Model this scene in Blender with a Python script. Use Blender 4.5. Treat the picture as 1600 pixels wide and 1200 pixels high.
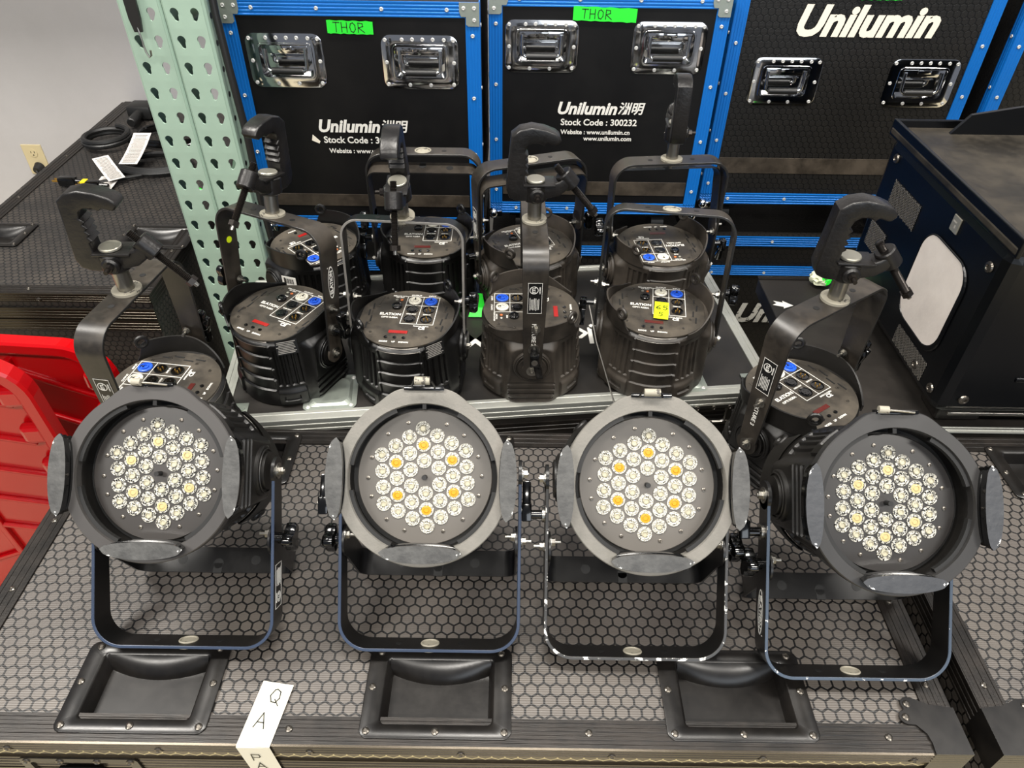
import bpy, bmesh, math, random
from mathutils import Matrix, Vector
from math import pi, sin, cos, radians, atan2, hypot, sqrt
random.seed(7)
R = radians
scene = bpy.context.scene
for o in list(bpy.data.objects): bpy.data.objects.remove(o)
COL = scene.collection

# ------------------------------------------------------------------ camera
cam_d = bpy.data.cameras.new('camera'); cam = bpy.data.objects.new('camera', cam_d); COL.objects.link(cam)
cam_d.sensor_fit = 'HORIZONTAL'; cam_d.sensor_width = 36.0; cam_d.lens = 1130/1600*36
cam_d.clip_start = .05; cam_d.clip_end = 60
th, ro = R(40.5), R(0.8)
fw = Vector((0, cos(th), -sin(th))); up0 = Vector((0, sin(th), cos(th))); rt0 = Vector((1, 0, 0))
rt = rt0*cos(ro)+up0*sin(ro); up = up0*cos(ro)-rt0*sin(ro)
cam.matrix_world = Matrix((( rt.x, up.x, -fw.x, 0), (rt.y, up.y, -fw.y, 0), (rt.z, up.z, -fw.z, 1.76), (0, 0, 0, 1)))
scene.camera = cam

# ------------------------------------------------------------------ world, lights, exposure
wd = bpy.data.worlds.new('hall_light'); scene.world = wd; wd.use_nodes = True
wd.node_tree.nodes['Background'].inputs[0].default_value = (.80, .86, 1.0, 1)
wd.node_tree.nodes['Background'].inputs[1].default_value = .17
def area(name, loc, tgt, sx, sy, e, col):
    l = bpy.data.lights.new(name, 'AREA'); l.shape = 'RECTANGLE'; l.size = sx; l.size_y = sy; l.energy = e; l.color = col
    o = bpy.data.objects.new(name, l); COL.objects.link(o); o.location = loc
    o.rotation_euler = (Vector(tgt)-Vector(loc)).to_track_quat('-Z', 'Y').to_euler()
# rows of ceiling tubes in the hall
WARM = (1.0, .955, .885)
for x in (-2.4, 0.1, 2.6):
    area('ceiling_tube', (x, .9, 4.4), (x, .9, 0), 1.3, .35, 84, WARM)
    area('ceiling_tube', (x, -1.9, 4.4), (x, -1.9, 0), 1.3, .35, 96, WARM)
area('ceiling_tube', (-2.0, 1.25, 4.3), (-2.0, 1.3, 0), 1.3, .2, 55, WARM)
area('cool_area_light', (1.8, -4.6, 2.1), (0, .9, .9), 3.2, 2.2, 55, (.86, .93, 1.0))  # unseen large cool area light behind the camera
vs = scene.view_settings
vs.view_transform = 'Standard'; vs.look = 'None'; vs.gamma = 1; vs.use_curve_mapping = False; vs.exposure = 0.50

# ------------------------------------------------------------------ materials
def lin(h):
    c = [int(h[i:i+2], 16)/255 for i in (0, 2, 4)]
    return tuple(v/12.92 if v <= .04045 else ((v+.055)/1.055)**2.4 for v in c)+(1,)
class N:
    def __init__(s, m): s.t = m.node_tree; s.n = s.t.nodes; s.l = s.t.links
    def add(s, k, **kw):
        x = s.n.new(k)
        for a, b in kw.items(): setattr(x, a, b)
        return x
    def math(s, op, a, b=None, c=None):
        x = s.n.new('ShaderNodeMath'); x.operation = op
        for i, v in enumerate((a, b, c)):
            if v is None: continue
            if isinstance(v, (int, float)): x.inputs[i].default_value = v
            else: s.l.new(v, x.inputs[i])
        return x.outputs[0]
    def mix(s, f, a, b):
        x = s.n.new('ShaderNodeMix'); x.data_type = 'RGBA'
        for i, v in ((0, f), (6, a), (7, b)):
            if isinstance(v, (int, float)): x.inputs[i].default_value = v
            elif isinstance(v, tuple): x.inputs[i].default_value = v
            else: s.l.new(v, x.inputs[i])
        return x.outputs[2]
def M(name, col, rough=.5, metal=0., dust=None, dust_amt=0., dust_scale=9., bump=0., bscale=60., spec=.5, rvar=0., coat=0., chips=None, chip_th=.66, streak=None):
    m = bpy.data.materials.new(name); m.use_nodes = True; g = N(m)
    b = g.n['Principled BSDF']; col = lin(col) if isinstance(col, str) else col
    b.inputs['Base Color'].default_value = col; b.inputs['Roughness'].default_value = rough
    b.inputs['Metallic'].default_value = metal; b.inputs['Specular IOR Level'].default_value = spec
    b.inputs['Coat Weight'].default_value = coat
    tc = g.add('ShaderNodeTexCoord').outputs['Object']; c = None
    if dust:
        n = g.add('ShaderNodeTexNoise'); n.inputs['Scale'].default_value = dust_scale; n.inputs['Detail'].default_value = 7; n.inputs['Roughness'].default_value = .68
        g.l.new(tc, n.inputs['Vector'])
        r = g.add('ShaderNodeMapRange'); r.inputs[1].default_value = .40; r.inputs[2].default_value = .66; r.inputs[3].default_value = dust_amt*.25; r.inputs[4].default_value = dust_amt
        g.l.new(n.outputs['Fac'], r.inputs[0]); c = g.mix(r.outputs[0], col, lin(dust)); g.l.new(c, b.inputs['Base Color'])
        rr = g.add('ShaderNodeMapRange'); rr.inputs[3].default_value = rough; rr.inputs[4].default_value = min(1, rough+.35); g.l.new(r.outputs[0], rr.inputs[0]); g.l.new(rr.outputs[0], b.inputs['Roughness'])
    elif rvar:
        n = g.add('ShaderNodeTexNoise'); n.inputs['Scale'].default_value = dust_scale; n.inputs['Detail'].default_value = 5; g.l.new(tc, n.inputs['Vector'])
        rr = g.add('ShaderNodeMapRange'); rr.inputs[1].default_value = .35; rr.inputs[2].default_value = .65; rr.inputs[3].default_value = max(.02, rough-rvar); rr.inputs[4].default_value = rough+rvar
        g.l.new(n.outputs['Fac'], rr.inputs[0]); g.l.new(rr.outputs[0], b.inputs['Roughness'])
    if chips:
        n = g.add('ShaderNodeTexNoise'); n.inputs['Scale'].default_value = 55; n.inputs['Detail'].default_value = 6; n.inputs['Roughness'].default_value = .7; g.l.new(tc, n.inputs['Vector'])
        f = g.math('GREATER_THAN', n.outputs['Fac'], chip_th)
        c2 = g.mix(f, c if c else col, lin(chips)); g.l.new(c2, b.inputs['Base Color'])
    if bump:
        n = g.add('ShaderNodeTexNoise'); n.inputs['Scale'].default_value = bscale; n.inputs['Detail'].default_value = 4; g.l.new(tc, n.inputs['Vector'])
        if streak:
            mp = g.add('ShaderNodeMapping'); mp.inputs['Scale'].default_value = streak; g.l.new(tc, mp.inputs[0]); g.l.new(mp.outputs[0], n.inputs['Vector'])
        bp = g.add('ShaderNodeBump'); bp.inputs['Strength'].default_value = bump; bp.inputs['Distance'].default_value = .002
        g.l.new(n.outputs['Fac'], bp.inputs['Height']); g.l.new(bp.outputs[0], b.inputs['Normal'])
    return m
def M_hex(name, cell, line, pitch=.0177, rough=.42, spec=.5, worn=(), worn_col='b9a57e', dust='6f675c', dust_amt=.25, lw=.42, bump=.5):
    """honeycomb board: raised cells parted by lines; the plane is picked by the way the face looks"""
    m = bpy.data.materials.new(name); m.use_nodes = True; g = N(m); b = g.n['Principled BSDF']
    tc = g.add('ShaderNodeTexCoord'); s = g.add('ShaderNodeSeparateXYZ'); g.l.new(tc.outputs['Object'], s.inputs[0])
    ns = g.add('ShaderNodeSeparateXYZ'); g.l.new(tc.outputs['Normal'], ns.inputs[0])
    top = g.math('GREATER_THAN', g.math('ABSOLUTE', ns.outputs[2]), .6); side = g.math('GREATER_THAN', g.math('ABSOLUTE', ns.outputs[0]), .6)
    def sel(f, a, c): return g.math('ADD', g.math('MULTIPLY', f, a), g.math('MULTIPLY', g.math('SUBTRACT', 1, f), c))
    u = g.math('DIVIDE', sel(side, s.outputs[1], s.outputs[0]), pitch)
    v = g.math('DIVIDE', sel(top, s.outputs[1], s.outputs[2]), pitch)
    def cellv(ou, ov):
        a = g.math('SUBTRACT', g.math('FLOORED_MODULO', g.math('ADD', u, ou), 1.0), .5)
        c = g.math('SUBTRACT', g.math('FLOORED_MODULO', g.math('ADD', v, ov), 1.7320508), .8660254)
        a = g.math('ABSOLUTE', a); c = g.math('ABSOLUTE', c)
        return g.math('MAXIMUM', a, g.math('ADD', g.math('MULTIPLY', a, .5), g.math('MULTIPLY', c, .8660254)))
    d = g.math('MINIMUM', cellv(0, 0), cellv(.5, .8660254))
    f = g.add('ShaderNodeMapRange'); f.inputs[1].default_value = lw-.012; f.inputs[2].default_value = lw+.012; g.l.new(d, f.inputs[0]); line_f = f.outputs[0]
    n = g.add('ShaderNodeTexNoise'); n.inputs['Scale'].default_value = 7; n.inputs['Detail'].default_value = 8; n.inputs['Roughness'].default_value = .7; g.l.new(tc.outputs['Object'], n.inputs['Vector'])
    r = g.add('ShaderNodeMapRange'); r.inputs[1].default_value = .45; r.inputs[2].default_value = .7; r.inputs[3].default_value = 0; r.inputs[4].default_value = dust_amt; g.l.new(n.outputs['Fac'], r.inputs[0])
    cc = g.mix(r.outputs[0], lin(cell), lin(dust)); lc = lin(line)
    for (wx, wy, wz, wr, amt) in worn:       # scuffed spots where the black has rubbed off the lines
        vm = g.add('ShaderNodeVectorMath', operation='DISTANCE'); g.l.new(tc.outputs['Object'], vm.inputs[0]); vm.inputs[1].default_value = (wx, wy, wz)
        dd = g.math('ADD', vm.outputs['Value'], g.math('MULTIPLY', n.outputs['Fac'], wr*.9))
        w = g.add('ShaderNodeMapRange'); w.inputs[1].default_value = wr*1.5; w.inputs[2].default_value = wr*1.2; w.inputs[3].default_value = 0; w.inputs[4].default_value = amt; g.l.new(dd, w.inputs[0])
        lc = g.mix(w.outputs[0], lc, lin(worn_col)); cc = g.mix(g.math('MULTIPLY', w.outputs[0], .35), cc, lin('8f8676'))
    g.l.new(g.mix(line_f, cc, lc), b.inputs['Base Color'])
    # white specks
    n2 = g.add('ShaderNodeTexNoise'); n2.inputs['Scale'].default_value = 160; n2.inputs['Detail'].default_value = 2; g.l.new(tc.outputs['Object'], n2.inputs['Vector'])
    b.inputs['Roughness'].default_value = rough; b.inputs['Specular IOR Level'].default_value = spec
    wv = g.math('MULTIPLY', g.math('SINE', g.math('MULTIPLY', v, 34.0)), .18)
    h = g.math('ADD', g.math('SUBTRACT', 1, line_f), g.math('ADD', wv, g.math('MULTIPLY', n2.outputs['Fac'], .5)))
    bp = g.add('ShaderNodeBump'); bp.inputs['Strength'].default_value = bump; bp.inputs['Distance'].default_value = .0006
    g.l.new(h, bp.inputs['Height']); g.l.new(bp.outputs[0], b.inputs['Normal'])
    return m
K = {}
K['hex'] = M_hex('honeycomb board', '4d4844', '080707', worn=((-.49, .71, .78, .05, .8), (.50, .445, .78, .035, 1), (-.33, .5, .78, .05, .12), (-.1, .43, .72, .5, .0)))
K['hex_front'] = M_hex('tan glare honeycomb front', '6a604e', 'c9b98c', lw=.44, rough=.4)  # tan glare on the front face put into cell and line colours
K['hex_dark'] = M_hex('dark honeycomb board', '161514', '030303', rough=.45, spec=.35, dust='3a352f', dust_amt=.1, lw=.43)
K['hex_left'] = M_hex('matt honeycomb board', '24211f', '0a0a0a', rough=.55, dust='5a5148', dust_amt=.35, lw=.4)
K['lid'] = M('dusty charcoal lid', '161514', .36, dust='37322d', dust_amt=.5, dust_scale=5, spec=.4)
K['board'] = M('smooth black laminate', '030304', .45, spec=.3, dust='242220', dust_amt=.16, dust_scale=6, bump=.05, bscale=30)
K['board_dusty'] = M('dusty black laminate', '0e0d0c', .42, dust='3a342e', dust_amt=.35, dust_scale=5, bump=.08)
K['dark'] = M('black shade', '060606', .6)
K['blk_extr'] = M('black anodised extrusion', '131211', .33, metal=.35, dust='4a4038', dust_amt=.22, dust_scale=20, bump=.1, bscale=20, streak=(2, 40, 40))
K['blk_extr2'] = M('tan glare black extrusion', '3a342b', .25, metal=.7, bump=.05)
K['blk_steel'] = M('black coated steel', '0d0c0c', .26, metal=.1, dust='3a352f', dust_amt=.16, dust_scale=18)
K['blue'] = M('blue anodised extrusion', '0968bb', .40, metal=.2, bump=.08, bscale=12, chips='b9c2cc', chip_th=.735)
K['alu'] = M('dull aluminium extrusion', 'b6b7b0', .42, metal=.75, dust='8d8b80', dust_amt=.4, dust_scale=25, bump=.08)
K['zinc'] = M('galvanised steel', 'a9b0a8', .38, metal=.8, dust='8c9488', dust_amt=.5, dust_scale=60)
K['chrome'] = M('bright chrome plate', 'd4d4d4', .09, metal=1.0, bump=.05, bscale=30)
K['steel'] = M('bright steel', '98958e', .33, metal=1.0)
K['rivet'] = M('silver rivet', 'd4d3cf', .32, metal=.5)
K['drivet'] = M('dark rivet', '6b665f', .28, metal=.9)
K['rubber'] = M('black rubber', '141414', .45)
K['gloss'] = M('glossy black plastic', '060606', .14, coat=.3)
K['can'] = M('black moulded can', '080808', .36, dust='2c2823', dust_amt=.35, dust_scale=8, bump=.04, bscale=120)
K['can_dusty'] = M('dusty moulded can', '0f0e0d', .38, dust='4a4239', dust_amt=.65, dust_scale=9, bump=.04, bscale=120)
K['can_clean'] = M('clean moulded can', '060606', .3, dust='161412', dust_amt=.3, dust_scale=8, bump=.03, bscale=120)
K['bezel'] = M('dull metallic bevel', '6d6963', .33, metal=.5)
K['panel'] = M('dusty control panel', '171513', .42, dust='544c40', dust_amt=.7, dust_scale=16, bump=.05)
K['paint'] = M('satin black paint', '070708', .28, dust='1e1c1a', dust_amt=.35, dust_scale=11)
K['paint_dusty'] = M('dusty satin black paint', '0c0b0b', .3, dust='524a40', dust_amt=.5, dust_scale=11)
K['edge_sky'] = M('sky-tinted cut edge', '333f54', .35, dust='232a36', dust_amt=.3, dust_scale=40)  # sky reflection along the bar edges put into the base colour
K['edge_chip'] = M('chipped cut edge', '3c3b3a', .4, chips='e8e6e0', chip_th=.57)
K['edge_chip2'] = M('lightly chipped cut edge', '3b4654', .4, chips='e8e6e0', chip_th=.63)
K['edge_grey'] = M('grey cut edge', '7a7772', .4, dust='4a4743', dust_amt=.5, dust_scale=30)
K['edge_dark'] = M('dark cut edge', '1a1918', .35, chips='c9c5bd', chip_th=.70)
K['ring_dark'] = M('satin charcoal ring', '1f1e1e', .42, dust='2a2928', dust_amt=.4, dust_scale=14)
K['ring_mid'] = M('grey filmed ring', '2f2d2c', .45, dust='403d3b', dust_amt=.4, dust_scale=14)
K['ring_light'] = M('chalky grey ring', '62605a', .6, dust='7a7670', dust_amt=.6, dust_scale=35, bump=.2, bscale=300)
K['plate_dark'] = M('charcoal lens plate', '201e1d', .36)
K['plate_mid'] = M('grey lens plate', '292624', .38)
K['plate_light'] = M('warm grey lens plate', '524e49', .5)
K['tab_worn'] = M('scuffed grey tab', '2e2e2e', .4, metal=.2, dust='60605e', dust_amt=.6, dust_scale=30, bump=.4, bscale=90, chips='cfcfcd', chip_th=.66)
K['tab_chip'] = M('chipped charcoal tab', '282a2e', .42, dust='3c3e42', dust_amt=.5, dust_scale=30, bump=.4, bscale=90, chips='dcdcda', chip_th=.645)
K['white_pl'] = M('cream plastic', 'd8d4c6', .45)
K['blue_pl'] = M('blue connector plastic', '2257c8', .38)
K['red_led'] = M('red display window', '8a1512', .3)
K['red_off'] = M('dark red display window', '4a1814', .3)
K['brass'] = M('gold contact', 'd0a04a', .3, metal=.8)
K['print'] = M('white print', 'd9d7d0', .55)
K['print_cream'] = M('cream printed lettering', 'e3dccb', .5)
K['print_worn'] = M('worn white print', 'b5b3ab', .6, chips='1a1a1a', chip_th=.56)
K['cast'] = M('cast black clamp', '0b0b0c', .3, metal=.15, bump=.25, bscale=160, dust='35302c', dust_amt=.35, dust_scale=10)
K['thread'] = M('oily threaded steel', '2e2a27', .3, metal=.7)
K['sticker'] = M('black sticker', '0c0c0c', .4)
K['green_tape'] = M('green tape', '22d42e', .55, bump=.2, bscale=40)
K['yellow_tape'] = M('fluorescent yellow tape', 'd8ee10', .55)
K['ink'] = M('black marker ink', '0a140a', .6)
K['paper'] = M('cream paper label', 'cfcab9', .7, bump=.1, bscale=30)
K['tag'] = M('white cable tag', 'c9c6c2', .6, dust='a99a95', dust_amt=.3, dust_scale=90)
K['tagprint'] = M('grey tag print', '8c8984', .7)
K['wallp'] = M('painted plaster wall', 'b4b2b3', .7, dust='a5a2a2', dust_amt=.5, dust_scale=2, bump=.1, bscale=200)
K['floor'] = M('worn concrete floor', 'c4b99c', .6, dust='8f8670', dust_amt=.7, dust_scale=12)
K['green'] = M('pale green enamel', '93aa9a', .42, dust='869f8d', dust_amt=.3, dust_scale=4)
K['green_shaded'] = M('shaded green enamel', '3d5a44', .5)  # the green enamel darkened in colour for shade on braces and rear post
K['red'] = M('red glossy plastic', 'a4030a', .2, spec=.55)
K['outlet'] = M('ivory outlet plate', 'c2b48f', .45)
K['dev'] = M('black powder coat', '030406', .3, spec=.35, bump=.03, bscale=300)
K['dev_top'] = M('dusty black tray', '040404', .42, spec=.35, dust='4e473c', dust_amt=.5, dust_scale=9)
K['dev_win'] = M('brushed pearl window', 'd8d0c8', .42, metal=.1, bump=.12, bscale=200, dust='b5aca6', dust_amt=.5)
K['cap_worn'] = M('worn cream seal ring', '8f8a7c', .6, chips='4a4640', chip_th=.6)
# lens cups
def M_lens(name, hi, lo, sc, th0, th1):
    """moulded lens with a faceted reflector: sparkle painted in as small bright and dull facets"""
    m = M(name, hi, .16, metal=.25, spec=.9); g = N(m); b = g.n['Principled BSDF']
    tc = g.add('ShaderNodeTexCoord'); vo = g.add('ShaderNodeTexVoronoi'); vo.inputs['Scale'].default_value = sc; g.l.new(tc.outputs['Object'], vo.inputs['Vector'])
    sp = g.add('ShaderNodeSeparateColor'); g.l.new(vo.outputs['Color'], sp.inputs[0])
    r_ = g.add('ShaderNodeMapRange'); r_.inputs[1].default_value = th0; r_.inputs[2].default_value = th1; g.l.new(sp.outputs[0], r_.inputs[0])
    g.l.new(g.mix(r_.outputs[0], lin(lo), lin(hi)), b.inputs['Base Color'])  # glints and dark reflections in the lens mixed into its colour
    bp = g.add('ShaderNodeBump'); bp.inputs['Strength'].default_value = .8; bp.inputs['Distance'].default_value = .001; g.l.new(vo.outputs['Distance'], bp.inputs['Height']); g.l.new(bp.outputs[0], b.inputs['Normal'])
    return m
K['lens'] = M_lens('clear lens with painted sparkle', 'b4b1a6', '1e1d1b', 620, .22, .5)
K['lens_white'] = M_lens('bright lens with painted sparkle', 'bab7ac', '615e56', 700, .1, .45)
K['lens_core'] = M('lens core', 'a9a48f', .3, metal=.2)
K['lens_amber'] = M('amber lens core', 'b4820e', .3)
K['lens_amber2'] = M('pale amber lens core', 'a8986a', .3)

# ------------------------------------------------------------------ mesh helpers
class B:
    def __init__(s): s.v = []; s.f = []; s.mi = []; s.sm = []
    def add(s, vs, fs, mi=0, smooth=False, mat=None):
        o = len(s.v)
        for v in vs: s.v.append(tuple(mat @ Vector(v)) if mat else tuple(v))
        for f in fs: s.f.append([i+o for i in f]); s.mi.append(mi); s.sm.append(smooth)
        return s
    def box(s, c, d, mi=0, mat=None, bev=0.):
        x, y, z = [v/2 for v in d]; b = min(bev, x*.99, y*.99, z*.99)
        if b <= 0:
            vs = [(c[0]+i*x, c[1]+j*y, c[2]+k*z) for i in (-1, 1) for j in (-1, 1) for k in (-1, 1)]
            return s.add(vs, [(0, 1, 3, 2), (4, 6, 7, 5), (0, 4, 5, 1), (2, 3, 7, 6), (0, 2, 6, 4), (1, 5, 7, 3)], mi, False, mat)
        bm = bmesh.new(); bmesh.ops.create_cube(bm, size=1)
        for v in bm.verts: v.co = Vector((v.co.x*d[0]+c[0], v.co.y*d[1]+c[1], v.co.z*d[2]+c[2]))
        bmesh.ops.bevel(bm, geom=bm.edges[:], offset=b, segments=2, affect='EDGES', profile=.5)
        bm.verts.index_update(); s.add([v.co for v in bm.verts], [[v.index for v in f.verts] for f in bm.faces], mi, False, mat); bm.free(); return s
    def lathe(s, prof, n=24, mi=0, mat=None, smooth=True, cap0=True, cap1=True):
        """profile of (radius, z) turned about z"""
        vs = [(r*cos(2*pi*i/n), r*sin(2*pi*i/n), z) for r, z in prof for i in range(n)]
        fs = [(k*n+i, k*n+(i+1) % n, (k+1)*n+(i+1) % n, (k+1)*n+i) for k in range(len(prof)-1) for i in range(n)]
        s.add(vs, fs, mi, smooth, mat)
        if cap0: s.add(vs[:n], [list(range(n))[::-1]], mi, False, mat)
        if cap1: s.add(vs[-n:], [list(range(n))], mi, False, mat)
        return s
    def cyl(s, a, b, r, n=16, mi=0, mat=None, r2=None, bev=0.):
        a = Vector(a); b = Vector(b); q = (b-a).to_track_quat('Z', 'Y').to_matrix().to_4x4(); m = Matrix.Translation(a) @ q; L = (b-a).length
        r2 = r if r2 is None else r2
        p = [(r, 0), (r2, L)] if not bev else [(r-bev, 0), (r, bev), (r2, L-bev), (r2-bev, L)]
        return s.lathe(p, n, mi, (mat @ m) if mat else m, smooth=n > 8)
    def tube(s, pts, r, n=8, mi=0, mat=None, closed=False):
        pts = [Vector(p) for p in pts]; N_ = len(pts); vs = []; prev = None
        for i, p in enumerate(pts):
            t = (pts[(i+1) % N_]-pts[i-1]) if closed else (pts[min(i+1, N_-1)]-pts[max(i-1, 0)])
            t.normalize()
            if prev is None: a = t.orthogonal().normalized()
            else: a = (prev-t*prev.dot(t)).normalized()
            prev = a; c = t.cross(a); rr = r(i/(N_-1)) if callable(r) else r
            vs += [p+(a*cos(2*pi*k/n)+c*sin(2*pi*k/n))*rr for k in range(n)]
        m_ = N_ if closed else N_-1
        fs = [(i*n+k, i*n+(k+1) % n, ((i+1) % N_)*n+(k+1) % n, ((i+1) % N_)*n+k) for i in range(m_) for k in range(n)]
        if not closed: fs += [list(range(n))[::-1], list(range((N_-1)*n, N_*n))]
        return s.add(vs, fs, mi, True, mat)
    def prism(s, poly, z0, z1, mi=0, mat=None, mi_side=None, bev=0.):
        """polygon in xy (counter-clockwise) extruded along z"""
        n = len(poly); ms = mi if mi_side is None else mi_side
        s.add([(x, y, z1) for x, y in poly], [list(range(n))], mi, False, mat)
        s.add([(x, y, z0) for x, y in poly], [list(range(n))[::-1]], mi, False, mat)
        s.add([(x, y, z0) for x, y in poly]+[(x, y, z1) for x, y in poly], [(i, (i+1) % n, n+(i+1) % n, n+i) for i in range(n)], ms, False, mat)
        return s
    def loft(s, rings, mi=0, mat=None, smooth=False, cap0=False, cap1=True):
        n = len(rings[0]); vs = [p for r in rings for p in r]
        s.add(vs, [(k*n+i, k*n+(i+1) % n, (k+1)*n+(i+1) % n, (k+1)*n+i) for k in range(len(rings)-1) for i in range(n)], mi, smooth, mat)
        if cap0: s.add(rings[0], [list(range(n))[::-1]], mi, False, mat)
        if cap1: s.add(rings[-1], [list(range(n))], mi, False, mat)
        return s
    def holed(s, u0, u1, v0, v1, holes, fn, mi=0):
        us = sorted({u0, u1} | {h[0] for h in holes} | {h[1] for h in holes}); vv = sorted({v0, v1} | {h[2] for h in holes} | {h[3] for h in holes})
        for i in range(len(us)-1):
            for j in range(len(vv)-1):
                cu, cv = (us[i]+us[i+1])/2, (vv[j]+vv[j+1])/2
                if any(h[0] < cu < h[1] and h[2] < cv < h[3] for h in holes): continue
                s.add([fn(us[i], vv[j]), fn(us[i+1], vv[j]), fn(us[i+1], vv[j+1]), fn(us[i], vv[j+1])], [(0, 1, 2, 3)], mi)
        return s
    def mesh(s, name, mats, sharp=None):
        me = bpy.data.meshes.new(name); me.from_pydata(s.v, [], s.f)
        for m in (mats if isinstance(mats, (list, tuple)) else [mats]): me.materials.append(K[m] if isinstance(m, str) else m)
        me.polygons.foreach_set('material_index', s.mi); me.polygons.foreach_set('use_smooth', s.sm); me.update()
        bm = bmesh.new(); bm.from_mesh(me); bmesh.ops.remove_doubles(bm, verts=bm.verts, dist=1e-6); bmesh.ops.recalc_face_normals(bm, faces=bm.faces)
        bm.to_mesh(me); bm.free()
        if any(s.sm): me.set_sharp_from_angle(angle=R(40))
        return me
def T(x=0, y=0, z=0): return Matrix.Translation((x, y, z))
def RX(a): return Matrix.Rotation(R(a), 4, 'X')
def RY(a): return Matrix.Rotation(R(a), 4, 'Y')
def RZ(a): return Matrix.Rotation(R(a), 4, 'Z')
def P(name, me, parent=None, mat=None, label=None):
    o = bpy.data.objects.new(name, me); COL.objects.link(o)
    if parent is not None: o.parent = parent
    if mat is not None: o.matrix_basis = mat
    if label: o['label'] = label
    return o
def tag(o, label, cat, group=None):
    o['label'] = label; o['category'] = cat
    if group: o['group'] = group
    return o
def thing(name, label, cat, mat=None, group=None):
    o = bpy.data.objects.new(name, None); COL.objects.link(o); o.empty_display_size = .05
    if mat is not None: o.matrix_basis = mat
    return tag(o, label, cat, group)
def rr(w, h, r, z=0., n=5, cx=0, cy=0):
    """rounded rectangle ring"""
    r = min(r, w/2-1e-5, h/2-1e-5); out = []
    for qx, qy, a0 in ((1, 1, 0), (-1, 1, 90), (-1, -1, 180), (1, -1, 270)):
        for k in range(n+1):
            a = R(a0+90*k/n); out.append((cx+qx*(w/2-r)+r*cos(a), cy+qy*(h/2-r)+r*sin(a), z))
    return out
def text(b, s, size, mat, bold=0., shear=0., mi=0, depth=.0002, align='CENTER', space=1.):
    c = bpy.data.curves.new('lettering', 'FONT'); c.body = s; c.size = size; c.offset = bold*size; c.shear = shear
    c.extrude = depth; c.align_x = align; c.align_y = 'CENTER'; c.resolution_u = 3; c.space_character = space
    o = bpy.data.objects.new('lettering', c); COL.objects.link(o)
    dg = bpy.context.evaluated_depsgraph_get(); me = o.evaluated_get(dg).to_mesh()
    b.add([v.co.copy() for v in me.vertices], [list(p.vertices) for p in me.polygons], mi, False, mat)
    o.evaluated_get(dg).to_mesh_clear(); bpy.data.objects.remove(o); bpy.data.curves.remove(c)
    return b
def stroke(b, pts, w, mat, mi=0, z=.0004):
    """hand-drawn marker stroke in the xy plane"""
    for (x0, y0), (x1, y1) in zip(pts[:-1], pts[1:]):
        d = Vector((x1-x0, y1-y0)); L = d.length; a = atan2(d.y, d.x)
        b.box((L/2, 0, z), (L+w, w, .0002), mi, mat @ T(x0, y0, 0) @ Matrix.Rotation(a, 4, 'Z'))
    return b
GLYPH = {'T': [[(0, 1), (.7, 1)], [(.33, 1), (.3, 0)]], 'H': [[(0, 1), (0, 0)], [(.6, 1), (.6, 0)], [(0, .5), (.6, .52)]],
         'O': [[(.1, .9), (0, .5), (.12, .08), (.4, 0), (.62, .3), (.6, .75), (.35, 1), (.1, .9)]], 'R': [[(0, 0), (.02, 1), (.5, .95), (.55, .65), (.05, .48), (.7, 0)]],
         'Q': [[(.2, .95), (0, .5), (.2, .1), (.5, .08), (.68, .4), (.62, .85), (.35, 1), (.2, .95)], [(.4, .3), (.75, -.1)]], 'A': [[(0, 0), (.35, 1), (.72, 0)], [(.14, .36), (.58, .36)]],
         'P': [[(0, 0), (0, 1), (.55, .95), (.6, .65), (.5, .5), (.02, .48)]], '5': [[(.55, 1), (.1, 1), (.05, .6), (.4, .62), (.55, .3), (.3, 0), (0, .1)]],
         '6': [[(.5, 1), (.1, .6), (0, .25), (.3, 0), (.55, .2), (.35, .5), (.05, .35)]], '0': [[(.25, 1), (0, .5), (.25, 0), (.5, .5), (.25, 1)]]}
def hand(b, s, h, w, mat, step=.95, mi=0):
    x = 0
    for ch in s:
        if ch in GLYPH:
            for st in GLYPH[ch]: stroke(b, [(x+px*h, py*h) for px, py in st], w, mat, mi)
        x += h*step
    return b
# shared small meshes
def small_meshes():
    S = {}
    S['rivet'] = B().lathe([(.0048, 0), (.0044, .0012), (.0026, .0019), (.0022, .0014), (.0005, .0014)], 14).mesh('rivet', 'rivet')
    S['drivet'] = B().lathe([(.0052, 0), (.0048, .0016), (.0028, .0026), (.0022, .0018), (.0005, .0018)], 14).mesh('rivet', 'drivet')
    S['dot'] = B().lathe([(.0028, 0), (.0026, .001), (.0012, .0012), (.001, .0004), (.0003, .0004)], 12).mesh('screw', 'drivet')
    return S
S = small_meshes()
def rivets(parent, pts, nrm='front', me='rivet', name='rivet'):
    m = {'front': RX(90), 'top': Matrix.Identity(4), 'left': RY(-90)}[nrm]
    for p in pts: P(name, S[me], parent, T(*p) @ m)
def rail(b, p, q, w, t, out, wdir, mi=0, grooves=4):
    """ribbed extrusion from p to q: w wide along wdir, t thick along out"""
    p = Vector(p); q = Vector(q); out = Vector(out); wd_ = Vector(wdir); prof = [(0, 0)]
    g = w/(grooves*2+1); h = t
    for i in range(grooves*2+1):
        lvl = h if i % 2 == 0 else h*.72
        prof += [(i*g+.0004, lvl), ((i+1)*g-.0004, lvl)]
    prof.append((w, 0)); n = len(prof)
    vs = [p+wd_*a+out*c for a, c in prof]+[q+wd_*a+out*c for a, c in prof]
    b.add(vs, [(i, (i+1) % n, n+(i+1) % n, n+i) for i in range(n)]+[list(range(n)), list(range(n, 2*n))[::-1]], mi)
    return b

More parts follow.
